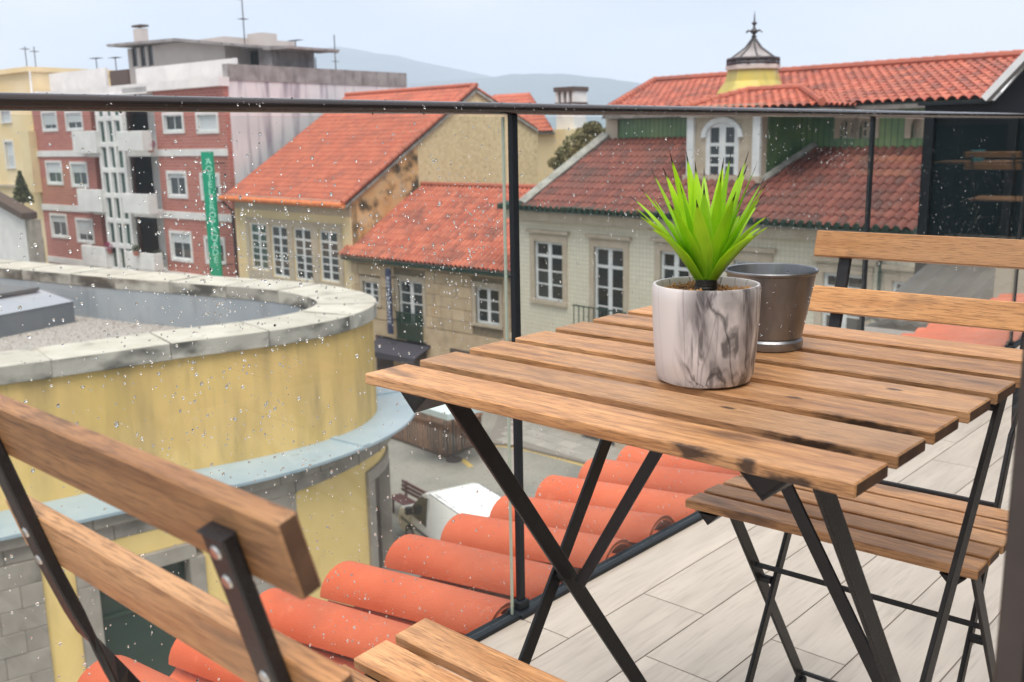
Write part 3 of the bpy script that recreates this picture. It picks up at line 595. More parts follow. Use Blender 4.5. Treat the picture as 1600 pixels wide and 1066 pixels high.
def chair(label, loc, rz, backm):
    c = thing('folding_chair', label, 'chair', loc, rz, 'folding slat chairs at the table')
    st_ = -.056
    for k in range(5):
        y = .02325+.054*k; slat('seat_slat', .38, .0435, c, (random.uniform(-.001, .001), y, .45-TH/2+st_*y), (math.atan(st_), 0, 0))
    PL = [(0, .035), (.33, .235), (.50, .325), (.60, .372), (.66, .392), (.785, .4275)]
    def ly(z):
        for (z0, y0), (z1, y1) in zip(PL, PL[1:]):
            if z <= z1: return y0+(y1-y0)*(z-z0)/(z1-z0)
    lean = math.atan(.29); dr = Vector((0, sin(lean), cos(lean))); nn = Vector((0, -cos(lean), sin(lean)))
    for z in (.7635, .677):
        slat('back_slat', .378, .0415, c, Vector((0, ly(z), z))+nn*.0098, (R(90)-lean, 0, 0), backm)
    for sx in (-1, 1):
        b = MB(); secs = []; x0 = .141*sx; w, t = .019, .0085
        for z in (.769, .66, .62, .60, .585, .57, .555, .54, .52, .33, .0):
            tw = min(1, max(0, (.60-z)/.08)); a = tw*pi/2; ctr = Vector((x0, ly(z), z))
            e1 = Vector((1, 0, 0))*cos(a)+nn*sin(a); e2 = -Vector((1, 0, 0))*sin(a)+nn*cos(a); tt = t if z > .6 else .006
            secs += [ctr+e1*w/2*i+e2*tt/2*j for i, j in ((-1, -1), (1, -1), (1, 1), (-1, 1))]
        ns = len(secs)//4
        fs = [(i*4+k, i*4+(k+1) % 4, i*4+4+(k+1) % 4, i*4+4+k) for i in range(ns-1) for k in range(4)]+[(0, 1, 2, 3), tuple(range(4*ns-4, 4*ns))]
        lg = b.add(secs, fs).build('back_leg', M['steel'], c, bev=.0012)
        for z in (.760, .744, .688, .666):
            q = Vector((x0, ly(z), z)); MB().tube([q-nn*.0038, q-nn*.0056], [.0042, .0032], 10).build('screw', M['screw'], lg, smooth=True)
        xs = .164*sx
        sl_ = MB().bar((xs, .075, .437), (xs, .375, .012), .021, .005).build('short_leg', M['steel'], c, bev=.0008)
        MB().tube([(xs-.007, .367, .012), (xs+.007, .367, .012)], .011, 12).build('foot_cap', M['rubber'], sl_, smooth=True)
        bolt(c, (.152*sx, .190, .272), .0065)
        vrail(c, .160*sx, .012, .255, .4315, .03, .016, .0025)
    for y, z, x in ((.168, .302, .16), (.362, .033, .16), (.065, .05, .14), (.298, .425, .14)): MB().tube([(-x, y, z), (x, y, z)], .0042, 8).build('cross_rod', M['steel'], c, smooth=True)
    return c
ch1 = chair('folding wooden slat chair seen from behind at the lower left corner', (.279, -.004, 0), pi, 'wood')
ch2 = chair('folding wooden slat chair facing us on the far side of the table', (.302, .468, 0), .045, 'wood_back')
# rain beads hanging under the far chair's back slats
b = MB()
for dx in (-.145, -.085, .03, .055): drop(b, (dx, .408, .7405), .0024, 0, 1)
tag(b.build('raindrops', M['drop'], ch2, smooth='all'), kind='stuff')
# furniture further along the terrace: seen mirrored in the railing glass
tb2 = copy_tree(tb); tb2.location = (.92, 7.72, 0); tb2['label'] = 'second slat table further along, seen as a mirror image in the right glass pane'; tb['group'] = tb2['group'] = 'folding slat tables on the terrace'
for loc, rz, t_ in (((.92, 5.38, 0), 0, 'slat chair whose back is mirrored over the red roof in the glass'), ((.62, 7.42, 0), pi, 'slat chair mirrored below the teal pot in the right glass pane')):
    c_ = copy_tree(ch2); c_.location = loc; c_.rotation_euler = (0, 0, rz); c_['label'] = t_
tp = thing('teal_pot', 'small teal plant pot on the second table, mirrored in the right glass pane', 'pot', (.90, 7.58, .70))
MB().lathe([(0, .001), (.045, .001), (.052, .09), (.048, .09), (.042, .01), (0, .01)], 20).build('pot_body', M['teal'], tp, smooth=True)

# ---- marbled pot
PC = Vector((.298, .196, .70)); HP = .0985
mp_ = thing('marbled_pot', 'white and black marbled ceramic pot holding the bright green plant', 'pot', PC)
MB().lathe([(0, .0005), (.040, .0005), (.0455, .003), (.0485, .010), (.0505, .03), (.0522, .06), (.0530, .085), (.0532, HP-.003), (.0522, HP), (.0496, HP), (.0482, HP-.003), (.0476, .07), (.045, .02), (0, .02)], 56).build('pot_body', M['marble'], mp_, smooth=True)
b = MB(); rr = random.Random(5)
b.lathe([(0, HP-.011), (.0474, HP-.012), (.0474, HP-.03), (0, HP-.03)], 24)
for _ in range(620):
    r_ = .0455*math.sqrt(rr.random()); a = rr.uniform(0, 2*pi); s = rr.uniform(.001, .0027); c = Vector((r_*cos(a), r_*sin(a), HP-.0105+rr.uniform(0, .0035)+.003*max(0, sin(a*3))))
    v = [c+Vector((rr.uniform(.7, 1.2)*s*dx, rr.uniform(.7, 1.2)*s*dy, rr.uniform(.7, 1.2)*s*dz)) for dx, dy, dz in ((1,0,0),(-1,0,0),(0,1,0),(0,-1,0),(0,0,1),(0,0,-1))]
    b.add(v, [(0,2,4),(2,1,4),(1,3,4),(3,0,4),(2,0,5),(1,2,5),(3,1,5),(0,3,5)])
tag(b.build('soil_granules', M['soil'], mp_, fixn=False), kind='stuff')
# ---- the plant
pl = thing('green_plant', 'lime green spiky artificial plant with black leaf tips in the marbled pot', 'plant', PC+Vector((0, 0, HP-.017)))
pr_ = [(0, -.004)]
for k in range(7): pr_ += [(.0125-.0003*k, k*.0032), (.0105, k*.0032+.0022)]
pr_ += [(0, .0235)]
MB().lathe(pr_, 20).build('stem', M['stemblack'], pl, smooth=True)
tips = [  # sight of the tip, how far it leans towards us (+) or away (-), width
 (1046, 236, -.030, .017), (1072, 236, -.055, .014), (1016, 262, -.015, .017), (998, 291, .02, .013), (984, 306, -.03, .012), (983, 318, .012, .012), (1002, 340, .035, .013),
 (1086, 252, -.045, .015), (1100, 262, -.06, .014), (1131, 246, -.045, .015), (1143, 232, -.012, .017), (1170, 236, -.025, .013), (1168, 258, -.055, .012), (1184, 252, .004, .015),
 (1196, 276, -.015, .014), (1201, 281, .018, .013), (1188, 316, -.05, .010), (1209, 350, .015, .013), (1196, 352, -.03, .010),
 (1088, 312, .045, .017), (1100, 286, .018, .017), (1128, 262, .012, .017), (1062, 285, .012, .018), (1046, 318, .038, .016), (1014, 300, .0, .013), (1150, 300, .036, .017), (1120, 300, -.02, .013), (1026, 330, -.05, .010), (1160, 330, -.045, .010), (1195, 300, .03, .011),
 (990, 333, .03, .013), (1010, 356, .05, .014), (1206, 334, .035, .014), (1186, 366, .05, .014), (1036, 262, -.05, .014), (1158, 262, -.04, .014)]
vd = (PC-CC); vd = Vector((vd.x, vd.y, 0)).normalized(); base0 = pl.location+Vector((0, 0, .018))
def plane_hit(x, y, off):
    d = ray(x, y); o = PC-vd*off; t = (o-CC).dot(vd)/d.dot(vd); return CC+d*t
rr = random.Random(8)
for i, (x, y, off, wd) in enumerate(tips):
    T = plane_hit(x, y, off)-pl.location; hd = Vector((T.x, T.y, 0)); az = hd.normalized() if hd.length > 1e-4 else Vector((1, 0, 0))
    B = az*.006+Vector((0, 0, .012+rr.uniform(0, .008))); mid = (B+T)*.5+Vector((0, 0, .008+.20*hd.length))+az*.10*hd.length
    b = MB(); n = 16; vs = []; uvs = []; wd = max(wd, .0125)*1.22
    for k in range(n+1):
        f = k/n; p = B*(1-f)**2+mid*2*f*(1-f)+T*f*f; d = (B*(-2*(1-f))+mid*2*(1-2*f)+T*2*f).normalized()
        sd_ = d.cross(Vector((0, 0, 1))); sd_ = sd_.normalized() if sd_.length > .05 else az.orthogonal().normalized(); nrm = sd_.cross(d)
        w = wd*(.62+.38*min(1, f/.3)) if f < .3 else wd*max(0, (1-(f-.3)/.62))**.82 if f < .90 else 0
        w = max(w, (.0022*(1-(f-.8)/.2)+.0004) if f > .8 else .0022)
        for s_, h in ((-1, .28), (0, 0), (1, .28)): vs.append(p+sd_*s_*w/2+nrm*h*w/2*1.0+nrm*.0); uvs.append((s_, f))
    th = Vector((0, 0, 0)); m_ = len(vs); vs2 = vs+[v-Vector((0, 0, .0007)) for v in vs]
    fs = []
    for k in range(n):
        for j in (0, 1): a = k*3+j; fs += [(a, a+1, a+4, a+3), (m_+a, m_+a+3, m_+a+4, m_+a+1)]
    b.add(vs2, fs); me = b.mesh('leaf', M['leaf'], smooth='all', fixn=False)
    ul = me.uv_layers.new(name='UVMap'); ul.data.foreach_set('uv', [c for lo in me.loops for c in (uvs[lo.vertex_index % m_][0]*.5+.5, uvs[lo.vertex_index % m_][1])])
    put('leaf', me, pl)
# ---- galvanised pot
fb = un(1200, 553, 2, .70); dirz = Vector((fb.x-CC.x, fb.y-CC.y, 0)).normalized(); ZC = fb+dirz*.041
zp = thing('metal_pot', 'empty galvanised metal pot standing behind the marbled pot', 'pot', ZC)
MB().lathe([(0, .001), (.0375, .001), (.0385, .003), (.0385, .010), (.0365, .0125), (.0355, .0135), (.0372, .0145), (.0378, .018), (.0502, .0865), (.0522, .088), (.0526, .090), (.0518, .0915), (.0498, .0905), (.0488, .0865), (.0362, .018), (.035, .006), (0, .006)], 56).build('pot_body', M['zinc'], zp, smooth=True)
b = MB(); rr = random.Random(21)
for _ in range(150):
    a = rr.uniform(0, 2*pi); z = rr.uniform(.02, .085); r_ = .0378+(z-.018)/.0685*.0124; s = min(.0022, .0006+abs(rr.gauss(0, .0006))); inn = rr.random() < .4
    c = Vector(((r_-(.0016 if inn else 0))*cos(a), (r_-(.0016 if inn else 0))*sin(a), z)); nn = Vector((cos(a), sin(a), 0))*(-1 if inn else 1); q = nn.orthogonal().normalized(); w = nn.cross(q); n = 7; o = []
    for an, h in ((90, 0), (50, .45), (20, .62)):
        o += [c+nn*h*s+(q*cos(2*pi*k/n)+w*sin(2*pi*k/n))*sin(R(an))*s for k in range(n)]
    o.append(c+nn*s*.66)
    b.add(o, [(i*n+k, i*n+(k+1) % n, (i+1)*n+(k+1) % n, (i+1)*n+k) for i in range(2) for k in range(n)]+[(2*n+k, 2*n+(k+1) % n, 3*n) for k in range(n)]+[tuple(range(n))])
tag(b.build('raindrops', M['drop'], zp, smooth='all'), kind='stuff')

# ------------------------------------------------------------------ rounded yellow building
ZT, ZL = -2.87, -5.56
def catmull(P, n=8):
    out = []
    for i in range(len(P)-1):
        a = P[max(i-1, 0)]; b_ = P[i]; c = P[i+1]; d = P[min(i+2, len(P)-1)]
        for k in range(n):
            t = k/n; out.append(.5*((2*b_)+(c-a)*t+(2*a-5*b_+4*c-d)*t*t+(3*b_-a-3*c+d)*t**3))
    out.append(P[-1]); return out
def resample(P, n):
    L_ = [0]
    for a, b_ in zip(P, P[1:]): L_.append(L_[-1]+(b_-a).length)
    out = []; k = 0
    for i in range(n+1):
        s = L_[-1]*i/n
        while k < len(P)-2 and L_[k+1] < s: k += 1
        t = (s-L_[k])/max(1e-9, L_[k+1]-L_[k]); out.append(P[k].lerp(P[k+1], t))
    return out
opx = [(118, 557), (260, 537), (406, 519), (508, 502), (560, 489), (583, 478), (589, 469), (577, 460), (540, 450), (487, 442), (366, 433), (244, 425), (122, 415), (0, 405)]
O_ = [Vector((un(x, y, 2, ZT).x, un(x, y, 2, ZT).y)) for x, y in opx]
d0 = (O_[0]-O_[2]).normalized(); O_ = [O_[0]+d0*13, O_[0]+d0*6]+O_; d1 = (O_[-1]-O_[-3]).normalized(); O_.append(O_[-1]+d1*8)
OUT = resample(catmull(O_), 260)
for _ in range(6): OUT = [OUT[0]]+[(OUT[i-1]+OUT[i]*2+OUT[i+1])/4 for i in range(1, len(OUT)-1)]+[OUT[-1]]
class Vo:                                  # an offset that changes towards the rounded end
    def __init__(s, a, b): s.a, s.b = a, b
    def __add__(s, k): return Vo(s.a+k, s.b+k)
    def __sub__(s, k): return Vo(s.a-k, s.b-k)
    def at(s, f): return s.a+(s.b-s.a)*f
def offs(P, d):                            # positive = outwards (to the right of the walking direction)
    out = []
    for i, p in enumerate(P):
        t = (P[min(i+1, len(P)-1)]-P[max(i-1, 0)]).normalized(); f = min(1, max(0, (i-82)/26)); f = f*f*(3-2*f)
        out.append(p+Vector((t.y, -t.x))*(d.at(f) if isinstance(d, Vo) else d))
    return out
def strip(P, d0, d1, z0, z1, i0=0, i1=None, b=None):
    """solid curved wall piece between two offsets of the outline"""
    b = b or MB(); i1 = len(P)-1 if i1 is None else i1; A = offs(P, d0)[i0:i1+1]; B = offs(P, d1)[i0:i1+1]; n = len(A); vs = []
    for k in range(n): vs += [(A[k].x, A[k].y, z0), (B[k].x, B[k].y, z0), (B[k].x, B[k].y, z1), (A[k].x, A[k].y, z1)]
    fs = [(k*4+j, k*4+(j+1) % 4, k*4+4+(j+1) % 4, k*4+4+j) for k in range(n-1) for j in range(4)]+[(0, 1, 2, 3), tuple(range(4*n-4, 4*n))]
    return b.add(vs, fs)
yb = thing('rounded_building', 'yellow building with rounded end, stained walls and pale stone parapet', 'building', (0, 0, 0))
WD = -.10
strip(OUT, WD-.25, WD, ZL-.02, ZT-.34).build('upper_wall', M['yellow'], yb, smooth=True)
# coping stones, each a piece of its own: top slab and its stained front edge
k = 0; i = 0; rr = random.Random(4)
while i < len(OUT)-6:
    j = min(len(OUT)-1, i+rr.choice((9, 11, 12, 14)))
    if len(OUT)-1-j < 6: j = len(OUT)-1
    P = [p for p in OUT]; A = strip(P, -1.42, 0, ZT-.34, ZT, i, j)
    for v in range(len(A.v)):             # hairline joint
        pass
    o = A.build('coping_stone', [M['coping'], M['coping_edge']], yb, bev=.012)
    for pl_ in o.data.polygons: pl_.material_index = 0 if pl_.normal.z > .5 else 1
    t = (OUT[min(i+1, len(OUT)-1)]-OUT[i]).normalized(); o.location = Vector((t.x*.006*(k % 3), t.y*.006*(k % 3), rr.uniform(-.006, .006)))
    i = j; k += 1
strip(OUT, -1.40, -1.15, -4.35, ZT-.342).build('parapet_inside', M['greyblue'], yb, smooth=True)
IN = offs(OUT, -1.3); n = len(IN)
MB().add([(p.x, p.y, -4.2) for p in IN[::4]], [tuple(range(len(IN[::4])))[::-1]]).build('roof_deck', M['cap_stone'], yb)
b = MB(); rr = random.Random(9)
cen = sum(IN, Vector((0, 0)))/n
b2 = [(p.x, p.y, -4.17) for p in IN[::4]]; b.add(b2, [tuple(range(len(b2)))[::-1]])
for _ in range(5200):
    i = rr.randrange(30, 250); j = rr.randrange(60, 250); p = IN[i].lerp(IN[j], rr.uniform(.12, .88)); s = rr.uniform(.015, .035)
    b.add([(p.x-s, p.y-s, -4.17), (p.x+s, p.y-s, -4.17), (p.x, p.y+s, -4.17), (p.x+rr.uniform(-.02, .02), p.y, -4.17+s)], [(0,1,3),(1,2,3),(2,0,3)])
tag(b.build('roof_gravel', M['gravel'], yb, fixn=False), kind='stuff')
# zinc ledge, stone cornice, lower storey
LW, CW, LO = Vo(1.28, .86), Vo(1.16, .42), Vo(1.0, .06)
seams = [0, 40, 78, 100, 122, 142, 165, 190, 225, len(OUT)-1]
for a, c in zip(seams, seams[1:]):
    strip(OUT, WD-.02, LW, ZL-.06, ZL, a, c).build('ledge_sheet', M['ledge'], yb, smooth=True)
for a in seams[1:-1]: strip(OUT, WD, LW-.01, ZL, ZL+.03, a, a+1).build('standing_seam', M['ledge'], yb)
i = 0
cb = None
while i < len(OUT)-1:
    j = min(len(OUT)-1, i+5); o = strip(OUT, .0, CW, ZL-.30, ZL-.065, i, j).build('cornice_stone', M['granite'], yb, bev=.015)
    o2 = strip(OUT, .0, CW-.14, ZL-.62, ZL-.305, min(i+2, len(OUT)-2), min(j+2, len(OUT)-1)).build('cornice_stone', M['granite'], yb, bev=.015); i = j
def pidx(x, z, d):                         # outline index whose sight line is at photo column x
    P = offs(OUT, d); best = None
    for i in range(len(P)):
        q = Vector((P[i].x, P[i].y, z))-CC; w = q.dot(fw)
        if w <= 0: continue
        px = 800+CF*q.dot(rt)/w
        if i < 170: best = (best or [])+[(px, i)]
    tip = max(best)[1]; best = [b_ for b_ in best if b_[1] <= tip]
    return min((abs(p_-x), i) for p_, i in best)[1]
zl0, zl1 = G, ZL-.62
a1 = pidx(52, zl1, LO); a2 = pidx(108, zl1-.8, LO); a3 = pidx(300, zl1-.8, LO); a4 = pidx(352, zl1, LO); a5 = pidx(462, zl1, LO); a6 = pidx(574, -7.5, LO); a7 = a6+12
tipi = max((800+CF*(Vector((p.x, p.y, -5))-CC).dot(rt)/(Vector((p.x, p.y, -5))-CC).dot(fw), i) for i, p in enumerate(OUT[:150]))
a2 = max(a2, a1+3); a3 = max(a3, a2+6); a4 = max(a4, a3+3)
strip(OUT, LO-.3, LO, zl0, zl1, a1, a2).build('lower_wall', M['yellow_low'], yb, smooth=True)
strip(OUT, LO-.3, LO, zl1-.42, zl1, a2, a4).build('lower_wall', M['yellow_low'], yb, smooth=True)
strip(OUT, LO-.3, LO, zl0, zl1-.42, a3+1, a4).build('lower_wall', M['yellow_low'], yb, smooth=True)
strip(OUT, LO-.3, LO, zl0, zl1, a5, a6).build('lower_wall', M['yellow_low'], yb, smooth=True)
strip(OUT, LO-.3, LO, zl0, zl1, a7, len(OUT)-1).build('lower_wall', M['yellow_low'], yb, smooth=True)
def ashlar(i0, i1, d, zt, zb, step=4, h=.42, name='wall_stone'):
    z = zt; r = 0
    while z > zb:
        zz = max(zb, z-h); i = i0
        first = True
        while i < i1:
            j = min(i1, i+(step if not (first and r % 2) else max(1, step//2))); first = False
            strip(OUT, d-.3, d+random.uniform(-.008, .008), zz+.004, z-.004, i, j).build(name, M['granite'], yb, bev=.008); i = j
        z = zz; r += 1
ashlar(max(0, a1-34), a1, LO+.07, zl1, G, 5)
ashlar(a4, a5, LO+.07, zl1, G, 5)
# shop window with stone surround
zw = zl1-.42-.32
strip(OUT, LO-.3, LO+.09, zw, zl1-.425, a2, a3).build('window_lintel', M['granite'], yb, bev=.012)
strip(OUT, LO-.3, LO+.09, zl0, zw-.004, a2, a2+2).build('window_jamb', M['granite'], yb, bev=.012)
strip(OUT, LO-.3, LO+.09, zl0, zw-.004, a3-1, a3+1).build('window_jamb', M['granite'], yb, bev=.012)
strip(OUT, LO-.32, LO-.22, zl0, zw, a2+2, a3-1).build('shop_glass', M['pane_green'], yb)
strip(OUT, LO-.22, LO-.16, zw-.85, zw-.78, a2+2, a3-1).build('glazing_bar', M['bars'], yb)
# side door near the rounded end
strip(OUT, LO-.3, LO+.07, zl0, -6.9, a6, a6+2).build('door_jamb', M['granite'], yb, bev=.01); strip(OUT, LO-.3, LO+.07, zl0, -6.9, a7-2, a7).build('door_jamb', M['granite'], yb, bev=.01)
strip(OUT, LO-.3, LO+.07, -6.896, -6.6, a6, a7).build('door_lintel', M['granite'], yb, bev=.01); strip(OUT, LO-.3, LO, -6.596, zl1, a6, a7).build('lower_wall', M['yellow_low'], yb, smooth=True)
strip(OUT, LO-.3, LO-.2, zl0, -6.9, a6+2, a7-2).build('door', M['curtain'], yb)
# rooftop plant box with chamfered hood
q = [un(118, 505, 2, -4.2), un(0, 530, 2, -4.2)]
sx = thing('rooftop_unit', 'grey sheet metal ventilation box with chamfered hood on the gravel roof', 'roof unit', (q[0].x, q[0].y, -4.17), math.atan2(q[1].y-q[0].y, q[1].x-q[0].x)+pi)
# local: x to the right end at 0, long axis to -x
Lb = 6.0
MB().prism([(0, 0, 0), (0, 0, .62), (0, 3.0, .62), (0, 3.0, 0)], (-Lb, 0, 0)).build('housing', M['skyl_m'], sx)
MB().prism([(.02, -.02, .625), (-.55, .62, 1.02), (-.55, 2.4, 1.02), (.02, 3.02, .625)], (-.01, 0, 0)).add([(.02, -.02, .625), (-Lb, -.02, .625), (-Lb, .62, 1.02), (-.55, .62, 1.02), (.02, 3.02, .625), (-.55, 2.4, 1.02), (-Lb, 2.4, 1.02), (-Lb, 3.02, .625)], [(0,1,2,3),(3,2,6,5),(5,6,7,4),(0,3,5,4)]).build('hood', M['skyl'], sx)
MB().box((-Lb, .5, 1.03), (-.7, 2.5, 1.12)).build('hood_lid', M['skyl_d'], sx)

# ------------------------------------------------------------------ helper to place facades
def facade(xr, yr, X, Yv, a):              # facade through the corner seen at photo column xr
    return Fac((X, Yv), R(a))
# stone house: right end meets the tiled house
SX0, SY = -33.45, 26.6
FS = Fac((SX0, SY), 0)
# ---- cream house (left of the stone house)
FC = Fac((SX0, SY), 1.5*pi/180*0)
FC = Fac((SX0, SY), R(-4))
def quoin(parent, name, F, x, w, z0, z1, m, y=-.06, t=.1): MB().box((x, y, z0), (x+w, y+t, z1)).build(name, M[m], parent)
ch = FC.thing('cream_house', 'narrow cream house with four white windows under an orange tiled roof', 'house')
eL = FC.p(362, 303, -.5); eR = FC.p(547, 320, -.5); zE = (eL.z+eR.z)/2-.12
wl = FC.p(372, 380).x; wr = 0.0
wins = [(392, 349, 418, 421), (425, 353, 451, 433), (460, 357, 488, 438), (500, 361, 529, 440)]
rs = [FC.rect(*w) for w in wins]
holes = [(a, b_, c, d) for a, b_, c, d in rs]
wall('wall', ch, M['cream'], wl, wr, 0, zE, holes)
wall('frieze', ch, M['stone_frame'], wl, wr, zE-.55, zE-.02, (), y=-.05, t=.05)
zs0 = min(h[2] for h in holes)-.25; zs1 = max(h[3] for h in holes)+.28
sh = [(a-.02, b_+.02, c-.02, d+.02) for a, b_, c, d in holes]
wall('window_surround', ch, M['stone_frame'], rs[0][0]-.35, rs[3][1]+.38, zs0, zs1, sh, y=-.045, t=.045)
for i, r_ in enumerate(rs): window(ch, r_, 2, 5, rec=.06, top=.2, pm='pane_green' if i == 0 else 'pane', fr=.10, mu=.055, centre=.085)
quoin(ch, 'corner_strip', FC, wl+.0, .28, 0, zE-.56, 'cream2'); quoin(ch, 'corner_strip', FC, wr-.5, .5, 0, zE-.56, 'cream2')
# body: side (gable) wall towards +X, running back
gx = 0.0; 
def gp(x, y):                              # sight line meets the gable wall plane (local x = 0)
    d = ray(x, y); nrm = FC.u; t = (FC.o-CC).dot(nrm)/d.dot(nrm); q = CC+d*t-FC.o; return Vector((0, q.dot(FC.n), q.z))
pk = gp(741, 135); bk = gp(840, 200); e0 = FC.p(547, 320, -.5)
ev = Vector((0, -.5, e0.z)); j1 = gp(652, 224)
slope_z = lambda y: ev.z+(pk.z-ev.z)*(y-ev.y)/(pk.y-ev.y)
g1 = MB().prism([(0, 0, 0), (0, j1.y, 0), (0, j1.y, slope_z(j1.y)-.1), (0, 0, slope_z(0)-.1)], (-.4, 0, 0)).build('gable_wall_decayed', M['rot'], ch); g1['label'] = 'rotten orange and black stained side wall'
MB().prism([(0.0, j1.y+.004, 0), (0, bk.y, 0), (0, bk.y, bk.z), (0, pk.y, pk.z-.1), (0, j1.y+.004, slope_z(j1.y)-.1)], (-.4, 0, 0)).build('gable_wall_rubble', M['rubble'], ch)
rl_ = FC.p(362, 303, -.5); pkl = Vector((wl-1.0, pk.y, pk.z))
grid_roof('roof_tiles', ch, [(wl-.35, -.5, ev.z), (.12, -.5, ev.z), (.12, pk.y, pk.z), (wl-.35, pk.y, pk.z)], 'roof_new', pitch=.25, course=.36, amp=.075, lf=.022)
bz = bk.z
grid_roof('roof_tiles', ch, [(.12, bk.y, bz), (wl-.35, bk.y, bz), (wl-.35, pk.y, pk.z), (.12, pk.y, pk.z)], 'roof_new', pitch=.25, course=.36, amp=.075, lf=.022)
caps('ridge_caps', ch, (wl-.35, pk.y, pk.z+.05), (.15, pk.y, pk.z+.05), 'roof_new', .13)
caps('rake_caps', ch, (.10, -.5, ev.z+.06), (.10, pk.y, pk.z+.06), 'roof_mid', .12)
MB().tube([(wl-.45, -.56, ev.z-.06), (.2, -.56, ev.z-.06)], .13, 10).build('gutter', M['cream_cap'], ch, smooth=True)
MB().box((wl-.3, -.42, zE-.02), (0, .0, zE+.16)).build('soffit', M['stone_frame'], ch)
MB().box((wl, bk.y-.3, 0), (-.42, bk.y, bz-.3)).build('rear_wall', M['cream'], ch)
MB().tube([(wl-.1, -.14, 0), (wl-.1, -.14, zE-.7), (wl-.38, -.5, zE-.2)], .06, 8).build('downpipe', M['iron'], ch, smooth=True)
# ---- stone house
shs = FS.thing('stone_house', 'low granite block house with white windows and weathered orange roof', 'house')
a_ = FS.p(541, 397, -.45); c_ = FS.p(797, 423, -.45); zE2 = (a_.z+c_.z)/2
sr = FS.p(799, 500).x; ridge_ = None
# ridge lies on the neighbour's gable wall
rgq = gp(659, 289); rgw = FC.o+FC.u*rgq.x+FC.n*rgq.y+Vector((0, 0, rgq.z)); ry = rgw.y-SY; rz_ = rgw.z-G
swins = [(568, 440, 592, 474), (624, 439, 662, 527), (744, 450, 781, 507)]
srs = [FS.rect(*w) for w in swins]
srs[1] = (srs[1][0], srs[1][1], srs[1][2], srs[1][3])
wall('mortar', shs, M['mortar'], -.2, sr, 0, zE2-.1, srs, y=.015, t=.3)
# stones, each a piece: courses skipping the openings
rr = random.Random(17); z = 0; row = 0; cache = {}
ext = [(a-.2, b_+.2, c-.18, d+.24) for a, b_, c, d in srs]
hrow = .47
zlist = []
zz = 3.0
while zz < zE2-.15: zlist.append(zz); zz += hrow
for z in zlist:
    u = -.15-(row % 2)*.3; row += 1
    segs = [(-.15, sr)]
    for e in ext:
        if e[2] < z+hrow-.02 and e[3] > z+.02:
            ns_ = []
            for a, b_ in segs:
                if e[0] > a: ns_.append((a, min(b_, e[0])))
                if e[1] < b_: ns_.append((max(a, e[1]), b_))
            segs = [s for s in ns_ if s[1]-s[0] > .05]
    for a, b_ in segs:
        u = a
        while u < b_-.02:
            w = rr.choice((.7, .85, 1.0, 1.15)); 
            if u == a and row % 2: w *= .55
            if b_-(u+w) < .3: w = b_-u
            key = round(w, 2)
            if key not in cache: cache[key] = MB().box((.008, -.0, .008), (key-.008, .1, hrow-.008)).mesh('wall_stone', M['stone'], bev=.012)
            put('wall_stone', cache[key], shs, (u, -.06+rr.uniform(-.008, .008), z)); u += w
MB().box((-.15, -.06, .0), (sr, .01, 2.98)).build('plinth_wall', M['stone'], shs)
for i, (r_, w) in enumerate(zip(srs, swins)):
    if i == 1: window(shs, (r_[0], r_[1], r_[2], r_[3]), 2, 5, rec=.06, fr=.1, mu=.05, surr='stone_frame', centre=.1)
    else: window(shs, r_, 2, 3, rec=.06, fr=.09, mu=.05, surr='stone_frame', centre=.08)
r_ = srs[1]; b = MB(); zb0, zb1 = r_[2]-.05, r_[2]+.42*(r_[3]-r_[2])
for k in range(13): x = r_[0]+(r_[1]-r_[0])*k/12; b.box((x-.035, -.16, zb0), (x+.035, -.13, zb1))
b.box((r_[0]-.05, -.18, zb1), (r_[1]+.05, -.12, zb1+.05)).box((r_[0]-.05, -.18, zb0-.04), (r_[1]+.05, -.12, zb0)); b.build('balcony_grille', M['bars'], shs)
grid_roof('roof_tiles', shs, [(-.45, -.5, zE2), (sr+.5, -.5, zE2), (sr+.5, ry, rz_), (.05, ry, rz_)], 'roof_mid', pitch=.25, course=.4, amp=.085, lf=.02)
grid_roof('roof_tiles', shs, [(sr+.5, ry*2+.5, zE2), (.05, ry*2+.5, zE2), (.05, ry, rz_), (sr+.5, ry, rz_)], 'roof_mid', pitch=.25, course=.4, amp=.085, lf=.02)
caps('ridge_caps', shs, (.1, ry, rz_+.04), (sr+.5, ry, rz_+.04), 'roof_mid', .12)
MB().box((-.35, -.42, zE2-.28), (sr+.3, -.02, zE2-.10)).build('eave_board', M['bars'], shs)
# navy vertical sign
v = FS.p(606, 420, -.5); v2 = FS.p(607, 521, -.5)
sg = thing('navy_sign', 'tall narrow navy sign with white lettering on the stone house', 'sign', FS.o+Vector((v.x, -.5, v2.z)))
hh = v.z-v2.z; MB().box((-.14, -.05, 0), (.14, .05, hh)).build('board', M['sign_b'], sg, bev=.01)
MB().box((-.02, .05, hh*.2), (.02, .47, hh*.2+.04)).box((-.02, .05, hh*.85), (.02, .47, hh*.85+.04)).build('bracket', M['iron'], sg)
def text(name, s, size, m, parent, loc, rot, vert=False):
    c = bpy.data.curves.new(name, 'FONT'); c.body = '\n'.join(s) if vert else s; c.size = size; c.extrude = .004; c.align_x = 'CENTER'; c.space_line = .82 if vert else 1; c.resolution_u = 2
    t = bpy.data.objects.new('tmp', c); COL.objects.link(t); dg = bpy.context.evaluated_depsgraph_get(); me = bpy.data.meshes.new_from_object(t.evaluated_get(dg)); bpy.data.objects.remove(t)
    me.materials.clear(); me.materials.append(m); return put(name, me, parent, loc, rot)
text('lettering', 'RESTAURANTE', .30, M['sign_bt'], sg, (-.09, -.056, hh*.52), (R(90), R(90), 0))
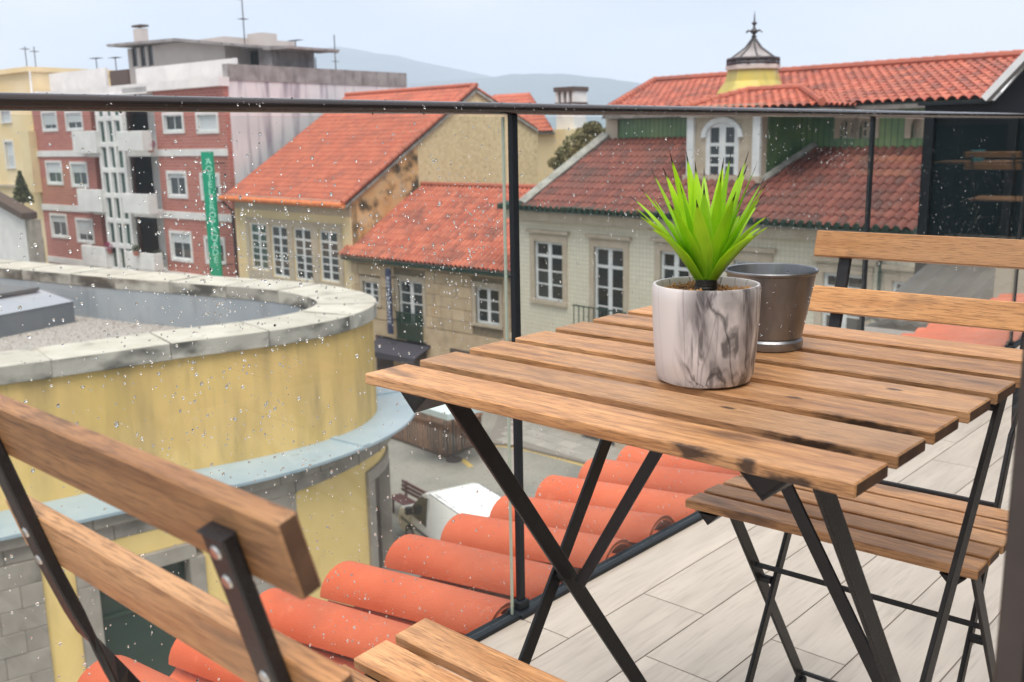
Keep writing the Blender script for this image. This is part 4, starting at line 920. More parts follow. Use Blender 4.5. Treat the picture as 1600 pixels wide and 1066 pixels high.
# dark awning and parasol stand below
u0 = FS.p(592, 535, -.1); u1 = FS.p(672, 552, -.1)
aw = thing('dark_awning', 'dark shop awning on the stone house wall, below the windows', 'awning', FS.o+Vector(((u0.x+u1.x)/2, -.06, FS.p(630, 533, 0).z)))
wA = (u1.x-u0.x)/2; MB().prism([(-wA, 0, 0), (-wA, -.95, -.38), (-wA, -.95, -.62), (-wA, -.92, -.62), (-wA, -.92, -.40), (-wA, 0, -.06)], (2*wA, 0, 0)).build('cloth', M['awn'], aw)
MB().box((-wA, -.03, -.06), (wA, .04, .05)).build('cassette', M['grey_dark'], aw)
for xx, w_, hh_ in ((1.9, 1.1, 2.3), (4.0, 1.2, 2.35), (6.6, 1.2, 2.3)):
    if xx < sr-1: MB().box((xx-w_/2, -.075, 0), (xx+w_/2, -.062, hh_)).build('door', M['curtain'], shs)

# ------------------------------------------------------------------ tiled house on the right (white glazed tiles)
cw = un(800, 500, 1, SY-.0)
al = R(-6); base = un(950, 700, 2, G); hx = ray(800, 560); uu = Vector((cos(al), sin(al)))
# left corner: where the sight line at photo column 800 crosses the facade line through the pavement contact
det = hx.x*(-uu.y)+hx.y*uu.x; k_ = ((base.x-CC.x)*(-uu.y)+(base.y-CC.y)*uu.x)/det
FW = Fac((CC.x+hx.x*k_, CC.y+hx.y*k_), al)
tw = FW.thing('tiled_house', 'large pale tiled town house with green attic, red roofs and lantern', 'house')
xr_ = FW.p(1442, 360).x
eW = (FW.p(817, 322, -.55).z+FW.p(1430, 358, -.55).z)/2
ww = [(836, 378, 880, 470), (929, 387, 975, 515), (1032, 394, 1078, 500), (1146, 408, 1196, 515), (1285, 428, 1350, 520), (1392, 440, 1425, 530)]
wrs = [FW.rect(*w) for w in ww]
gz = [(833, 632, 874, 684), (905, 640, 962, 700)]
zg = 2.75
gro = [(FW.p(832, 660).x, FW.p(873, 660).x, .5, zg), (FW.p(908, 680).x, FW.p(962, 700).x, .05, zg), (FW.p(1010, 700).x, FW.p(1075, 700).x, .05, zg), (FW.p(1150, 700).x, FW.p(1220, 700).x, .05, zg)]
xl = 0.02
wall('tiled_wall', tw, M['azulejo'], xl, xr_, 3.3, eW-.15, wrs)
wall('ground_floor_wall', tw, M['stone_frame'], xl, xr_, 0, 3.3, gro, y=-.05, t=.35)
for i, r_ in enumerate(wrs):
    window(tw, r_, 2, 3 if i in (0, 4) else 3, rec=.05, top=.22, fr=.09, mu=.05, surr='stone_frame', sw=.22, centre=.09)
    MB().box((r_[0]-.34, -.14, r_[3]+.30), (r_[1]+.34, -.01, r_[3]+.42)).build('window_hood', M['stone_frame'], tw)
for i, r_ in enumerate(gro):
    b = MB().box((r_[0], .12, r_[2]), (r_[1], .16, r_[3])); b.build('shop_glass', M['pane'], tw)
    b = MB()
    for xx in (r_[0], (r_[0]+r_[1])/2-.03, r_[1]-.07): b.box((xx, .05, r_[2]), (xx+.07, .115, r_[3]))
    b.box((r_[0]+.07, .055, r_[3]-.5), (r_[1]-.07, .11, r_[3]-.42)).build('shop_frame', M['skyl_m'], tw)
MB().box((xl, -.10, 3.22), (xr_, -.055, 3.42)).build('string_course', M['stone_frame'], tw)
MB().box((xl, -.3, eW-.5), (xr_, -.002, eW-.16)).build('cornice', M['stone_frame'], tw)
b = MB()
for k in range(int((xr_-xl)/.27)): b.tube([(xl+.1+k*.27, -.62, eW-.03), (xl+.1+k*.27, -.1, eW+.06)], .09, 6)
tag(b.build('eave_tiles', M['bars'], tw), kind='stuff')
MB().box((xl-.1, -.52, eW-.15), (xr_, -.05, eW-.02)).build('eave_board', M['bars'], tw)
r_ = wrs[1]; b = MB()
for k in range(11): x = r_[0]-.5+(r_[1]-r_[0]+1.0)*k/10; b.box((x-.012, -.52, r_[2]-.1), (x+.012, -.49, r_[2]+.75))
b.box((r_[0]-.55, -.53, r_[2]+.75), (r_[1]+.55, -.48, r_[2]+.79)).box((r_[0]-.55, -.53, r_[2]-.14), (r_[1]+.55, -.02, r_[2]-.1)); b.build('balcony', M['bars'], tw)
MB().tube([(FW.p(1378, 430).x, -.12, 0), (FW.p(1378, 430).x, -.12, eW-.5)], .05, 8).build('downpipe', M['bars'], tw, smooth=True)
D3 = 3.2
tL = FW.p(948, 214, D3); tM = FW.p(1078, 217, D3); tz = tL.z; tR1 = FW.p(1270, 228, D3); tR2 = FW.p(1442, 232, D3)
tz = (tL.z+tM.z)/2; tzr = (tR1.z+tR2.z)/2
DX0, DX1 = FW.p(1078, 250, 1.3).x, FW.p(1190, 250, 1.3).x
eL_ = FW.p(813, 318, -.55).x
def zroof(y, t): return eW+(t-eW)*(y+.55)/(D3+.55)
grid_roof('roof_tiles', tw, [(eL_, -.55, eW), (DX1, -.55, eW), (DX1, 1.25, zroof(1.25, tz)), (DX0, 1.25, zroof(1.25, tz)), (DX0, D3, tz), (tL.x, D3, tz)], 'roof_old', pitch=.25, course=.4, amp=.06)
vx0 = FW.p(1190, 291, 1.3).x; vx1 = FW.p(1272, 228, D3).x
grid_roof('roof_tiles', tw, [(DX1+.01, -.55, eW), (xr_, -.55, eW), (xr_, D3, tzr), (vx1, D3, tzr), (DX1+.01, 1.25, zroof(1.25, tzr))], 'roof_old', pitch=.27, course=.42, amp=.07)
caps('hip_caps', tw, (DX1+.05, 1.25, zroof(1.25, tzr)+.06), (vx1, D3, tzr+.06), 'cap_stone', .13)
MB().bar((eL_, -.45, eW+.08), (tL.x, D3, tz+.1), .35, .22, (0, 1, 0)).build('verge_coping', M['cap_stone'], tw)
# left flank and body
MB().box((xl, .3, 0), (xl+.35, 9.5, eW-.2)).build('side_wall', M['rubble'], tw)
# attic storey in green tiles
ax0 = tL.x; ax1 = xr_; zA = FW.p(1000, 168, D3).z; zA2 = FW.p(1400, 176, D3).z; zA = FW.p(950, 163, D3-.5).z*.5+FW.p(1442, 172, D3-.5).z*.5-.32
g_arch = [(1312, 186, 1333, 216), (1342, 186, 1364, 216), (1423, 186, 1440, 216)]
ga = [FW.rect(*g, off=D3) for g in g_arch]
wall('green_attic_wall', tw, M['green'], ax0, ax1, eW-.3, zA+.3, ga, y=D3+.05, t=.3)
MB().box((ax0-.02, D3-.03, eW), (ax0+.55, D3+.04, zA+.3)).build('corner_pilaster', M['stone_frame'], tw)
for r_ in ga:
    window(tw, r_, 2, 2, y=D3+.05, rec=.12, fm='stone_frame', fr=.06, mu=.04, surr='stone_frame', sw=.18, sill=False)
    b = MB(); n_ = 8; uc = (r_[0]+r_[1])/2; rw = (r_[1]-r_[0])/2
    for s_ in (-1, 1):
        b.prism([(uc+s_*rw, D3, r_[3]+.001), (uc+s_*rw, D3, r_[3]-rw)]+[(uc+s_*rw*cos(pi/2*k/n_), D3, r_[3]-rw+rw*sin(pi/2*k/n_)) for k in range(1, n_+1)], (0, .12, 0))
    b.build('arch_head', M['stone_frame'], tw)
# dormer tower
dz0 = zroof(1.25, tz)-.2; dz1 = zA+.2; r_ = FW.rect(1105, 191, 1156, 281, off=1.3)
wall('dormer_wall', tw, M['stone_frame'], DX0, DX1, dz0, dz1, [r_], y=1.25, t=.3)
for x_ in (DX0, DX1-.3): MB().box((x_, 1.56, dz0-.2), (x_+.3, D3+.04, dz1)).build('dormer_side', M['green'], tw)
for x_ in (DX0-.02, DX1-.24): MB().box((x_, 1.14, dz0), (x_+.26, 1.245, dz1)).build('dormer_pilaster', M['white'], tw)
window(tw, r_, 2, 3, y=1.25, rec=-.02, fr=.16, mu=.07, centre=.12, top=.36)
b = MB(); n_ = 10; uc = (r_[0]+r_[1])/2; rw = (r_[1]-r_[0])/2; ah = rw*.75
for s_ in (-1, 1): b.prism([(uc+s_*(rw+.01), 1.20, r_[3]+.01), (uc+s_*(rw+.01), 1.20, r_[3]-ah)]+[(uc+s_*rw*cos(pi/2*k/n_), 1.20, r_[3]-ah+ah*sin(pi/2*k/n_)) for k in range(1, n_+1)], (0, .028, 0))
b.build('arch_head', M['stone_frame'], tw)
b = MB(); 
for k in range(12):
    a0, a1_ = pi*k/12, pi*(k+1)/12; pa = lambda a, rr_: (uc+(rw+rr_)*cos(a), 1.16, r_[3]-ah+(ah+rr_)*sin(a))
    b.prism([pa(a0, 0), pa(a0, .16), pa(a1_, .16), pa(a1_, 0)], (0, .085, 0))
b.build('window_arch_trim', M['white'], tw)
MB().box((DX0-.1, 1.05, dz0+.02), (DX1+.1, 1.245, dz0+.22)).build('dormer_sill', M['stone_frame'], tw)
MB().box((DX0-.15, 1.0, dz1), (DX1+.15, 5.0, dz1+.15)).build('dormer_cornice', M['stone_frame'], tw)
# upper roofs
d8 = 8.5; uL = FW.p(950, 163, D3-.5); uR = FW.p(1600, 175, D3-.5); zU = (uL.z+FW.p(1442, 172, D3-.5).z)/2
rg0 = FW.p(1022, 121, d8); rg1 = FW.p(1600, 99, d8); zR = (rg0.z+rg1.z)/2
xR2 = FW.p(1551, 160, D3-.5).x; xRr = FW.p(1603, 98, d8).x
grid_roof('roof_tiles', tw, [(uL.x-.2, D3-.5, zU), (xR2, D3-.5, zU), (xRr, d8, zR), (rg0.x, d8, zR)], 'roof_up', pitch=.30, course=.45, amp=.07)
grid_roof('roof_tiles', tw, [(xRr, 2*d8-D3, zU), (uL.x-.2, 2*d8-D3, zU), (rg0.x, d8, zR), (xRr, d8, zR)], 'roof_up', pitch=.30, course=.45, amp=.07)
grid_roof('roof_tiles', tw, [(uL.x-.2, 2*d8-D3, zU), (uL.x-.2, D3-.5, zU), (rg0.x, d8, zR)], 'roof_up', pitch=.30, course=.45, amp=.07)
caps('ridge_caps', tw, (rg0.x, d8, zR+.08), (xRr, d8, zR+.08), 'roof_up', .15); caps('hip_caps', tw, (uL.x-.2, D3-.5, zU+.08), (rg0.x, d8, zR+.08), 'roof_mid', .14)
MB().box((uL.x-.1, D3-.4, zU-.25), (xr_, D3+.0, zU-.06)).build('eave_board', M['bars'], tw)
MB().bar((xR2+.05, D3-.55, zU+.05), (xRr+.05, d8, zR+.1), .3, .22, (0, 1, 0)).build('verge_board', M['white'], tw)
# dormer roof
q0 = FW.p(1062, 167, .9); q1 = FW.p(1284, 168, .9); q2 = FW.p(1252, 141, 3.6); q3 = FW.p(1168, 142, 3.6); zq = (q0.z+q1.z)/2; zr_ = (q2.z+q3.z)/2
grid_roof('dormer_roof_tiles', tw, [(q0.x, .9, zq), (q1.x, .9, zq), (q2.x, 3.6, zr_), (q3.x, 3.6, zr_)], 'roof_mid', pitch=.28, course=.42, amp=.06)
grid_roof('dormer_roof_tiles', tw, [(q1.x, .9, zq), (q1.x, 6.6, zq), (q2.x, 3.6, zr_)], 'roof_mid', pitch=.28, course=.42, amp=.06)
grid_roof('dormer_roof_tiles', tw, [(q0.x, 6.6, zq), (q0.x, .9, zq), (q3.x, 3.6, zr_)], 'roof_mid', pitch=.28, course=.42, amp=.06)
for a, c in (((q0.x, .9, zq), (q3.x, 3.6, zr_)), ((q1.x, .9, zq), (q2.x, 3.6, zr_)), ((q3.x, 3.6, zr_), (q2.x, 3.6, zr_))): caps('hip_caps', tw, Vector(a)+Vector((0, 0, .06)), Vector(c)+Vector((0, 0, .06)), 'roof_mid', .12)
# lantern with iron crown
lo = 5.6; lb = FW.p(1176, 145, lo); lt = FW.p(1176, 110, lo); hw0 = (FW.p(1221, 140, lo).x-FW.p(1130, 140, lo).x)/2; hw1 = (FW.p(1208, 112, lo).x-FW.p(1143, 112, lo).x)/2
lx = FW.p(1176, 125, lo).x; b = MB(); prof = [(hw0*1.12, lb.z-1.0), (hw0*1.02, lb.z), (hw1*1.12, (lb.z+lt.z)/2), (hw1*1.0, lt.z)]
b.lathe(prof, 8, (lx, lo, 0)).build('lantern_base', M['ochre'], tw)
zt2 = FW.p(1176, 93, lo).z; MB().lathe([(hw1*1.04, lt.z), (hw1*1.10, lt.z+.02), (hw1*1.10, lt.z+.16), (0, lt.z+.16)], 8, (lx, lo, 0)).build('lantern_cornice', M['conc'], tw)
b = MB()
for zz in (lt.z+.22, zt2): b.tube([(lx+hw1*1.02*cos(a*pi/8), lo+hw1*1.02*sin(a*pi/8), zz) for a in range(17)], .05, 6)
for a in range(16): x_, y_ = lx+hw1*1.02*cos(a*pi/8), lo+hw1*1.02*sin(a*pi/8); b.tube([(x_, y_, lt.z+.16), (x_, y_, zt2)], .045 if a % 2 == 0 else .02, 6)
b.build('lantern_balustrade', M['iron'], tw, smooth=True)
apz = FW.p(1176, 57, lo).z; b = MB()
for a in range(8):
    x_, y_ = lx+hw1*.95*cos(a*pi/4), lo+hw1*.95*sin(a*pi/4); b.tube([(x_, y_, zt2), (lx+(x_-lx)*.35, lo+(y_-lo)*.35, zt2+(apz-zt2)*.5), (lx, lo, apz)], .03, 6)
b.build('lantern_rib', M['iron'], tw)
MB().lathe([(hw1*.93, zt2+.02), (hw1*.33, zt2+(apz-zt2)*.48), (.04, apz-.1)], 8, (lx, lo, 0)).build('lantern_roof', M['greywall2'], tw)
tpz = FW.p(1176, 18, lo).z; dzz = tpz-apz
MB().lathe([(.05, apz-.15), (.09, apz), (.04, apz+.06*dzz), (.16, apz+.2*dzz), (.05, apz+.32*dzz), (.03, apz+.42*dzz), (.10, apz+.52*dzz), (.03, apz+.6*dzz), (.02, apz+.8*dzz), (.005, tpz)], 10, (lx, lo, 0)).build('finial', M['iron'], tw, smooth=True)
b = MB()
for a in range(6): b.tube([(lx, lo, apz+.12*dzz), (lx+.22*cos(a*pi/3), lo+.22*sin(a*pi/3), apz+.24*dzz), (lx+.3*cos(a*pi/3), lo+.3*sin(a*pi/3), apz+.16*dzz)], .02, 5)
b.build('finial_scroll', M['iron'], tw)
# ------------------------------------------------------------------ red brick apartment building
rc = un(358, 260, 1, 27.7); FR = Fac((rc.x, rc.y), R(3))
rb = FR.thing('brick_building', 'red brick apartment building with white bands, balconies and rooftop penthouse', 'building')
def Z(x, y, off=0): return FR.p(x, y, off).z
def X_(x, y, off=0): return FR.p(x, y, off).x
zt = Z(280, 140); xL = X_(64, 300); xA = X_(152, 290); xB = X_(172, 290); xC = X_(213, 290); xD = X_(251, 290); xE = 0.0
wr = [(255, 175, 288, 209), (307, 174, 342, 209), (262, 267, 293, 310), (314, 270, 345, 314), (267, 361, 301, 409), (321, 370, 353, 414)]
wl_ = [(66, 173, 90, 206), (103, 173, 130, 205), (73, 251, 98, 289), (111, 253, 138, 293), (80, 334, 106, 372), (120, 341, 147, 380)]
RR_ = [FR.rect(*w) for w in wr]; RL = [FR.rect(*w) for w in wl_]
wall('brick_wall', rb, M['brick'], xD, xE, 0, zt, RR_)
wall('brick_wall', rb, M['brick'], xL, xA, 0, zt, RL)
for i, r_ in enumerate(RR_):
    q = .16; window(rb, (r_[0]+q, r_[1]-q, r_[2]+q, r_[3]-q), 2 if i != 1 else 1, 1, rec=.06, fr=.07, pm='blind' if i == 1 else 'pane', centre=.03, shutter=(0, 0, .15, .5, .35, .2)[i])
    b = MB(); a, c, d, e = r_; b.box((a, -.05, d), (a+q, .12, e)).box((c-q, -.05, d), (c, .12, e)).box((a+q, -.05, e-q), (c-q, .12, e)).box((a+q, -.05, d), (c-q, .12, d+q)); b.build('window_surround', M['whitewall'], rb)
for i, r_ in enumerate(RL):
    q = .14; window(rb, (r_[0]+q, r_[1]-q, r_[2]+q, r_[3]-q), 2, 1, rec=.06, fr=.06, centre=.03, shutter=(.75, .6, .5, .4, .3, .7)[i])
    b = MB(); a, c, d, e = r_; b.box((a, -.05, d), (a+q, .12, e)).box((c-q, -.05, d), (c, .12, e)).box((a+q, -.05, e-q), (c-q, .12, e)).box((a+q, -.05, d), (c-q, .12, d+q)); b.build('window_surround', M['whitewall'], rb)
bands = [(Z(300, 244), Z(300, 233)), (Z(300, 343), Z(300, 332))]; fh = bands[0][0]-bands[1][0]; bands.append((bands[1][0]-fh, bands[1][1]-fh))
for z0, z1 in bands:
    MB().box((xD, -.07, z0), (xE, -.003, z1)).build('floor_band', M['whitewall'], rb); MB().box((xL, -.07, z0), (xA, -.003, z1)).build('floor_band', M['whitewall'], rb)
MB().box((xL-.1, -.35, zt), (xE+.12, .3, zt+.45)).build('roof_band', M['whitewall'], rb)
# dark recess between the left bay and the stair tower, and balcony boxes
MB().box((xA, 1.5, 0), (xB, 1.7, zt)).build('recess_wall', M['brick'], rb); MB().box((xA-.3, .3, 0), (xA, 1.5, zt)).build('recess_side', M['brick'], rb)
for z0, z1 in bands:
    MB().box((xA+.004, -.4, z0-.02), (xB-.004, 1.49, z1-.1)).build('balcony_slab', M['whitewall'], rb)
    MB().box((xA+.3, 1.40, z1), (xB-.25, 1.49, z1+2.1)).build('balcony_door', M['pane'], rb)
for bx in ((113, 205, 149, 240), (121, 296, 158, 331), (128, 385, 165, 416)):
    r_ = FR.rect(*bx, off=-.75); MB().box((r_[0], -.75, r_[2]), (r_[1], -.65, r_[3])).box((r_[0], -.649, r_[2]), (r_[1], -.072, r_[2]+.12)).box((r_[0], -.649, r_[2]+.121), (r_[0]+.1, -.072, r_[3])).box((r_[1]-.1, -.649, r_[2]+.121), (r_[1], -.072, r_[3])).build('balcony_box', M['whitewall'], rb, bev=.02)
# stair tower with narrow glazing
sw_ = xC-xB; cols = [(xB+sw_*a, xB+sw_*b_) for a, b_ in ((.08, .30), (.40, .60), (.68, .90))]
hs = []
zz = bands[2][0]-1.2
while zz < zt-1.2:
    for a, b_ in cols: hs.append((a, b_, zz, zz+1.25))
    zz += 1.46
wall('stair_tower_wall', rb, M['whitewall'], xB, xC, 0, zt+.0, hs, y=-.5, t=.25)
for h in hs: window(rb, h, 1, 1, y=-.5, rec=.10, fr=.05, pm='pane_green')
MB().box((xB, -.249, 0), (xB+.1, 1.49, zt)).build('stair_tower_side', M['whitewall'], rb)
for bx in ((183, 205, 222, 236), (191, 303, 231, 334), (199, 395, 240, 421)):
    r_ = FR.rect(*bx, off=-1.1); MB().box((r_[0], -1.1, r_[2]), (r_[1], -1.0, r_[3])).box((r_[0], -.999, r_[2]), (r_[1], -.502, r_[2]+.12)).box((r_[0], -.999, r_[2]+.121), (r_[0]+.1, -.502, r_[3])).box((r_[1]-.1, -.999, r_[2]+.121), (r_[1], -.502, r_[3])).build('balcony_box', M['whitewall'], rb, bev=.02)
# loggia bay
MB().box((xC, 1.1, 0), (xD, 1.3, zt)).build('loggia_wall', M['whitewall'], rb); MB().box((xD-.006, .31, 0), (xD+.1, 1.1, zt)).build('loggia_side', M['conc'], rb)
for z0, z1 in bands+[(bands[0][0]+fh, bands[0][1]+fh)]:
    MB().box((xC+.004, -.35, z0), (xD-.01, 1.09, z1)).build('loggia_slab', M['whitewall'], rb)
    MB().box((xD-.52, .98, z1), (xD-.08, 1.09, min(zt-.1, z1+2.1))).build('loggia_door', M['curtain'], rb)
# flowering plants on the balconies
def potplant(name, label, F, px, py, off, m, r=.28, seed=1):
    q = F.p(px, py, off); t = thing(name, label, 'plant', F.o+F.u*q.x+F.n*off+Vector((0, 0, q.z-.35)), 0)
    MB().lathe([(0, 0), (.13, 0), (.18, .26), (0, .24)], 12).build('pot', M['brick'], t); b = MB(); leaves(b, (0, 0, .42), (r, r, r*.9), 220, .05, random.Random(seed)); tag(b.build('foliage', M[m], t, fixn=False), kind='stuff'); return t
potplant('flower_pot', 'magenta flowers on the topmost visible balcony of the brick building', FR, 235, 228, -.5, 'magenta', .3, 2)
potplant('flower_pot', 'magenta flowers on the lower left balcony of the brick building', FR, 172, 387, -.5, 'magenta', .34, 3)
potplant('potted_shrub', 'dark green shrub on the lowest loggia beside the red brick bay', FR, 248, 402, -.45, 'leafd', .42, 4)
potplant('potted_shrub', 'small green plant behind the stair tower glazing, low down', FR, 212, 390, -1.25, 'leafd', .22, 5)
# grey party wall towards us on the right
def gpF(F, x, y, lx=0):
    d = ray(x, y); o = F.o+F.u*lx; t = (o-CC).dot(F.u)/d.dot(F.u); q = CC+d*t-F.o; return Vector((lx, q.dot(F.n), q.z))
t0 = gpF(FR, 357, 123); t1 = gpF(FR, 633, 138); s0 = gpF(FR, 357, 99); s1 = gpF(FR, 633, 115); zp = (t0.z+t1.z)/2; zs = (s0.z+s1.z)/2; yB = (t1.y+s1.y)/2
MB().prism([(0, .301, 0), (0, yB, 0), (0, yB, zp), (0, .301, zp)], (-.4, 0, 0)).build('party_wall', M['greywall'], rb)
MB().prism([(.04, .31, zp), (.04, yB+.1, zp), (.04, yB+.1, zs), (.04, .31, zs)], (-.45, 0, 0)).build('roof_parapet', M['greywall2'], rb)
MB().box((xL, yB-.3, 0), (-.42, yB, zs)).build('rear_wall', M['whitewall'], rb); MB().box((xL-.002, .31, 0), (xL+.3, yB-.31, zs-.5)).build('left_wall', M['whitewall'], rb)
MB().box((xL+.31, .31, zt+.3), (-.43, yB-.31, zt+.42)).build('roof_deck', M['cap_stone'], rb)
pz = Z(280, 100, 1.2); MB().box((X_(212, 115, 1.2), 1.2, zt+.43), (-.5, 1.35, pz)).build('terrace_parapet', M['whitewall'], rb)
pz2 = Z(100, 113, 1.2); MB().box((xL+.3, 1.2, zt+.43), (X_(165, 115, 1.2), 1.35, pz2)).build('terrace_parapet', M['whitewall'], rb)
MB().box((X_(170, 115, 1.2), 1.25, zt+.43), (X_(198, 115, 1.2), 1.4, Z(180, 110, 1.2))).build('roof_hut', M['curtain'], rb)
# penthouse
po = 3.4; px0, px1 = X_(200, 90, po), X_(352, 90, po); pzt = Z(280, 66, po)
wsP = [FR.rect(206, 71, 214, 104, po), FR.rect(219, 70, 227, 104, po), FR.rect(231, 69, 239, 103, po)]
wall('penthouse_wall', rb, M['conc'], px0, px1, zt+.43, pzt, wsP, y=po, t=.25)
for r_ in wsP: window(rb, r_, 1, 1, y=po, rec=.08, fr=.04, pm='pane', fm='skyl_d')
MB().box((px0, po+.251, zt+.43), (px0+.25, po+5, pzt)).build('penthouse_wall', M['conc'], rb); MB().box((px1-.25, po+.251, zt+.43), (px1, po+5, pzt)).build('penthouse_wall', M['conc'], rb)
xl_, xm_ = X_(166, 68, po-.8), X_(272, 60, po-.8); xr2 = X_(372, 68, po-.8); zl_, zm_, zr2 = Z(166, 70, po-.8), Z(272, 61, po-.8), Z(372, 69, po-.8)
MB().prism([(xl_, po-.8, zl_-.12), (xm_, po-.8, zm_-.12), (xr2, po-.8, zr2-.12), (xr2, po-.8, zr2+.02), (xm_, po-.8, zm_+.05), (xl_, po-.8, zl_+.02)], (0, 7, 0)).build('penthouse_roof', M['greywall2'], rb)
c0 = X_(208, 50, po+1); c1 = X_(221, 50, po+1); b = MB().box((c0, po+1, pzt), (c1, po+1.45, Z(214, 45, po+1))); b.build('chimney', M['conc'], rb); MB().box((c0-.06, po+.95, Z(214, 42, po+1)), (c1+.06, po+1.5, Z(214, 39, po+1))).build('chimney_cap', M['curtain'], rb)
# open stair hut at the right
ho = 4.5; h0, h1 = X_(350, 85, ho), X_(424, 85, ho)
MB().box((h1-1.15, ho, zt+.43), (h1, ho+3, Z(400, 78, ho))).build('roof_hut', M['greywall2'], rb)
MB().box((h0, ho+.6, zt+.43), (h1-1.16, ho+.8, Z(400, 78, ho))).build('roof_hut_opening', M['grey_dark'], rb)
MB().prism([(h0-.2, ho-.3, Z(352, 73, ho)), (h1+.1, ho-.3, Z(424, 79, ho)), (X_(457, 74, ho), ho-.3, Z(457, 76, ho)), (X_(457, 74, ho), ho-.3, Z(457, 72, ho)), (h1-.3, ho-.3, Z(420, 72, ho)), (h0-.2, ho-.3, Z(352, 68, ho))], (0, 3.6, 0)).build('roof_hut_slab', M['greywall2'], rb)
MB().box((X_(386, 60, ho+.5), ho+.5, Z(398, 73, ho+.5)), (X_(408, 60, ho+.5), ho+1.6, Z(398, 52, ho+.5))).build('water_tank_house', M['conc'], rb)
def antenna(label, F, x, y0, y1, off, bars, r=.03):
    a = F.p(x, y1, off); t = F.p(x, y0, off); o = thing('antenna', label, 'antenna', F.o+F.u*a.x+F.n*off+Vector((0, 0, a.z)), F.a); h = t.z-a.z
    MB().tube([(0, 0, -.3), (0, 0, h)], r, 6).build('mast', M['iron'], o)
    for f, w in bars:
        MB().tube([(-w, 0, h*f), (w, 0, h*f)], r*.6, 5).build('crossbar', M['iron'], o)
        for k in range(-3, 4): MB().tube([(w*k/3.2, -.25, h*f), (w*k/3.2, .25, h*f)], r*.4, 4).build('element', M['iron'], o)
antenna('tall antenna mast on the brick building roof beside the penthouse', FR, 382, -8, 60, ho, [(.45, .2), (.93, .5)])
antenna('wide aerial left of the penthouse on the brick building', FR, 152, 91, 112, 2.5, [(1, .5)])
antenna('second wide aerial nearest the penthouse on its left', FR, 182, 90, 112, 2.5, [(1, .45)])
antenna('T shaped aerial on the stained parapet', FR, 464, 63, 108, 8, [(1, .5)])
antenna('short aerial stub between two aerials on the stained parapet', FR, 494, 90, 112, 9, [])
antenna('thin tall aerial at the right of the stained parapet', FR, 525, 54, 114, 10, [(.3, .08)])
# green vertical sign
sa = FR.p(331, 237, -.9); sb_ = FR.p(343, 432, -.9); gs = thing('green_sign', 'tall bright green vertical sign on the right side of the brick facade', 'sign', FR.o+FR.u*((sa.x+sb_.x)/2)+FR.n*-.9+Vector((0, 0, sb_.z)), FR.a)
hh = sa.z-sb_.z; MB().prism([(-.22, -.45, 0), (.22, -.10, 0), (.22, .0, 0), (-.22, -.35, 0)], (0, 0, hh)).build('board', M['sign_g'], gs)
MB().box((-.20, -.3, hh*.08), (-.14, .86, hh*.08+.06)).box((-.20, -.3, hh*.9), (-.14, .86, hh*.9+.06)).build('bracket', M['iron'], gs)
text('lettering', 'AOTELEROPAQADE', .47, M['sign_gt'], gs, (.075, -.235, hh*.90), (R(90), 0, math.atan2(.35, .44)), True)

# ------------------------------------------------------------------ cream building at the far left and the little house before it
lc = FR.o+FR.u*(xL-.25); FL = Fac((lc.x, lc.y+.3), R(3))
cb_ = FL.thing('cream_building', 'tall pale cream building at the left edge beside the brick one', 'building'); ztl = FL.p(30, 114).z
lw = [FL.rect(*w) for w in ((3, 173, 17, 191), (10, 222, 22, 262), (-30, 172, -14, 191), (-26, 225, -10, 262), (-60, 172, -44, 191))]
wall('wall', cb_, M['cream2'], -14, 0, 0, ztl, lw)
for r_ in lw: window(cb_, r_, 1, 2, rec=.06, fr=.07, pm='blind', surr='whitewall', sw=.12)
MB().box((-14, .31, 0), (0, 9, ztl)).build('body', M['cream2'], cb_); MB().box((-14.1, -.25, ztl-.002), (.1, 9.1, ztl+.3)).build('cornice', M['cream2'], cb_)
q = FL.p(35, 290); MB().box((-14, -.22, q.z-.1), (-.02, -.002, q.z+.05)).build('string_course', M['stone_frame'], cb_)
q0_ = FL.rect(43, 205, 56, 300, -.5); MB().box((q0_[0], -.8, q0_[2]), (q0_[1], -.002, q0_[3])).build('bay', M['cream'], cb_); MB().tube([(.12, -.1, 0), (.12, -.1, ztl)], .07, 8).build('downpipe', M['whitewall'], cb_, smooth=True)
r_ = FL.rect(55, 370, 69, 402); MB().box((r_[0], -.06, r_[2]-1), (r_[1], -.003, r_[3])).build('door', M['sign_b'], cb_)
antenna('red and white aerial pair, left one, on the cream building', FL, 43, 72, 112, 1, [(.9, .25)]); antenna('red and white aerial pair, right one, on the cream building', FL, 57, 72, 112, 1, [(.8, .2)])
hl = un(40, 360, 1, 23.0); FH = Fac((hl.x, hl.y), R(3)); sh_ = FH.thing('small_house', 'small white gabled house with dark roof edge at the left edge', 'house')
za, zb_ = FH.p(36, 338).z, FH.p(0, 317).z; xh = FH.p(0, 330).x*1.0
MB().prism([(0, 0, 0), (xh*2, 0, 0), (xh*2, 0, zb_+(zb_-za)*1.0), (0, 0, za)], (0, .6, 0)).build('wall', M['whitewall'], sh_)
MB().prism([(.5, -.35, za-.15), (xh*2, -.35, zb_+(zb_-za)-.0), (xh*2, -.35, zb_+(zb_-za)+.45), (.5, -.35, za+.22)], (0, .9, 0)).build('roof', M['curtain'], sh_)
MB().box((.002, .02, 0), (.75, .6, za-.2)).build('side_wall', M['granite'], sh_)
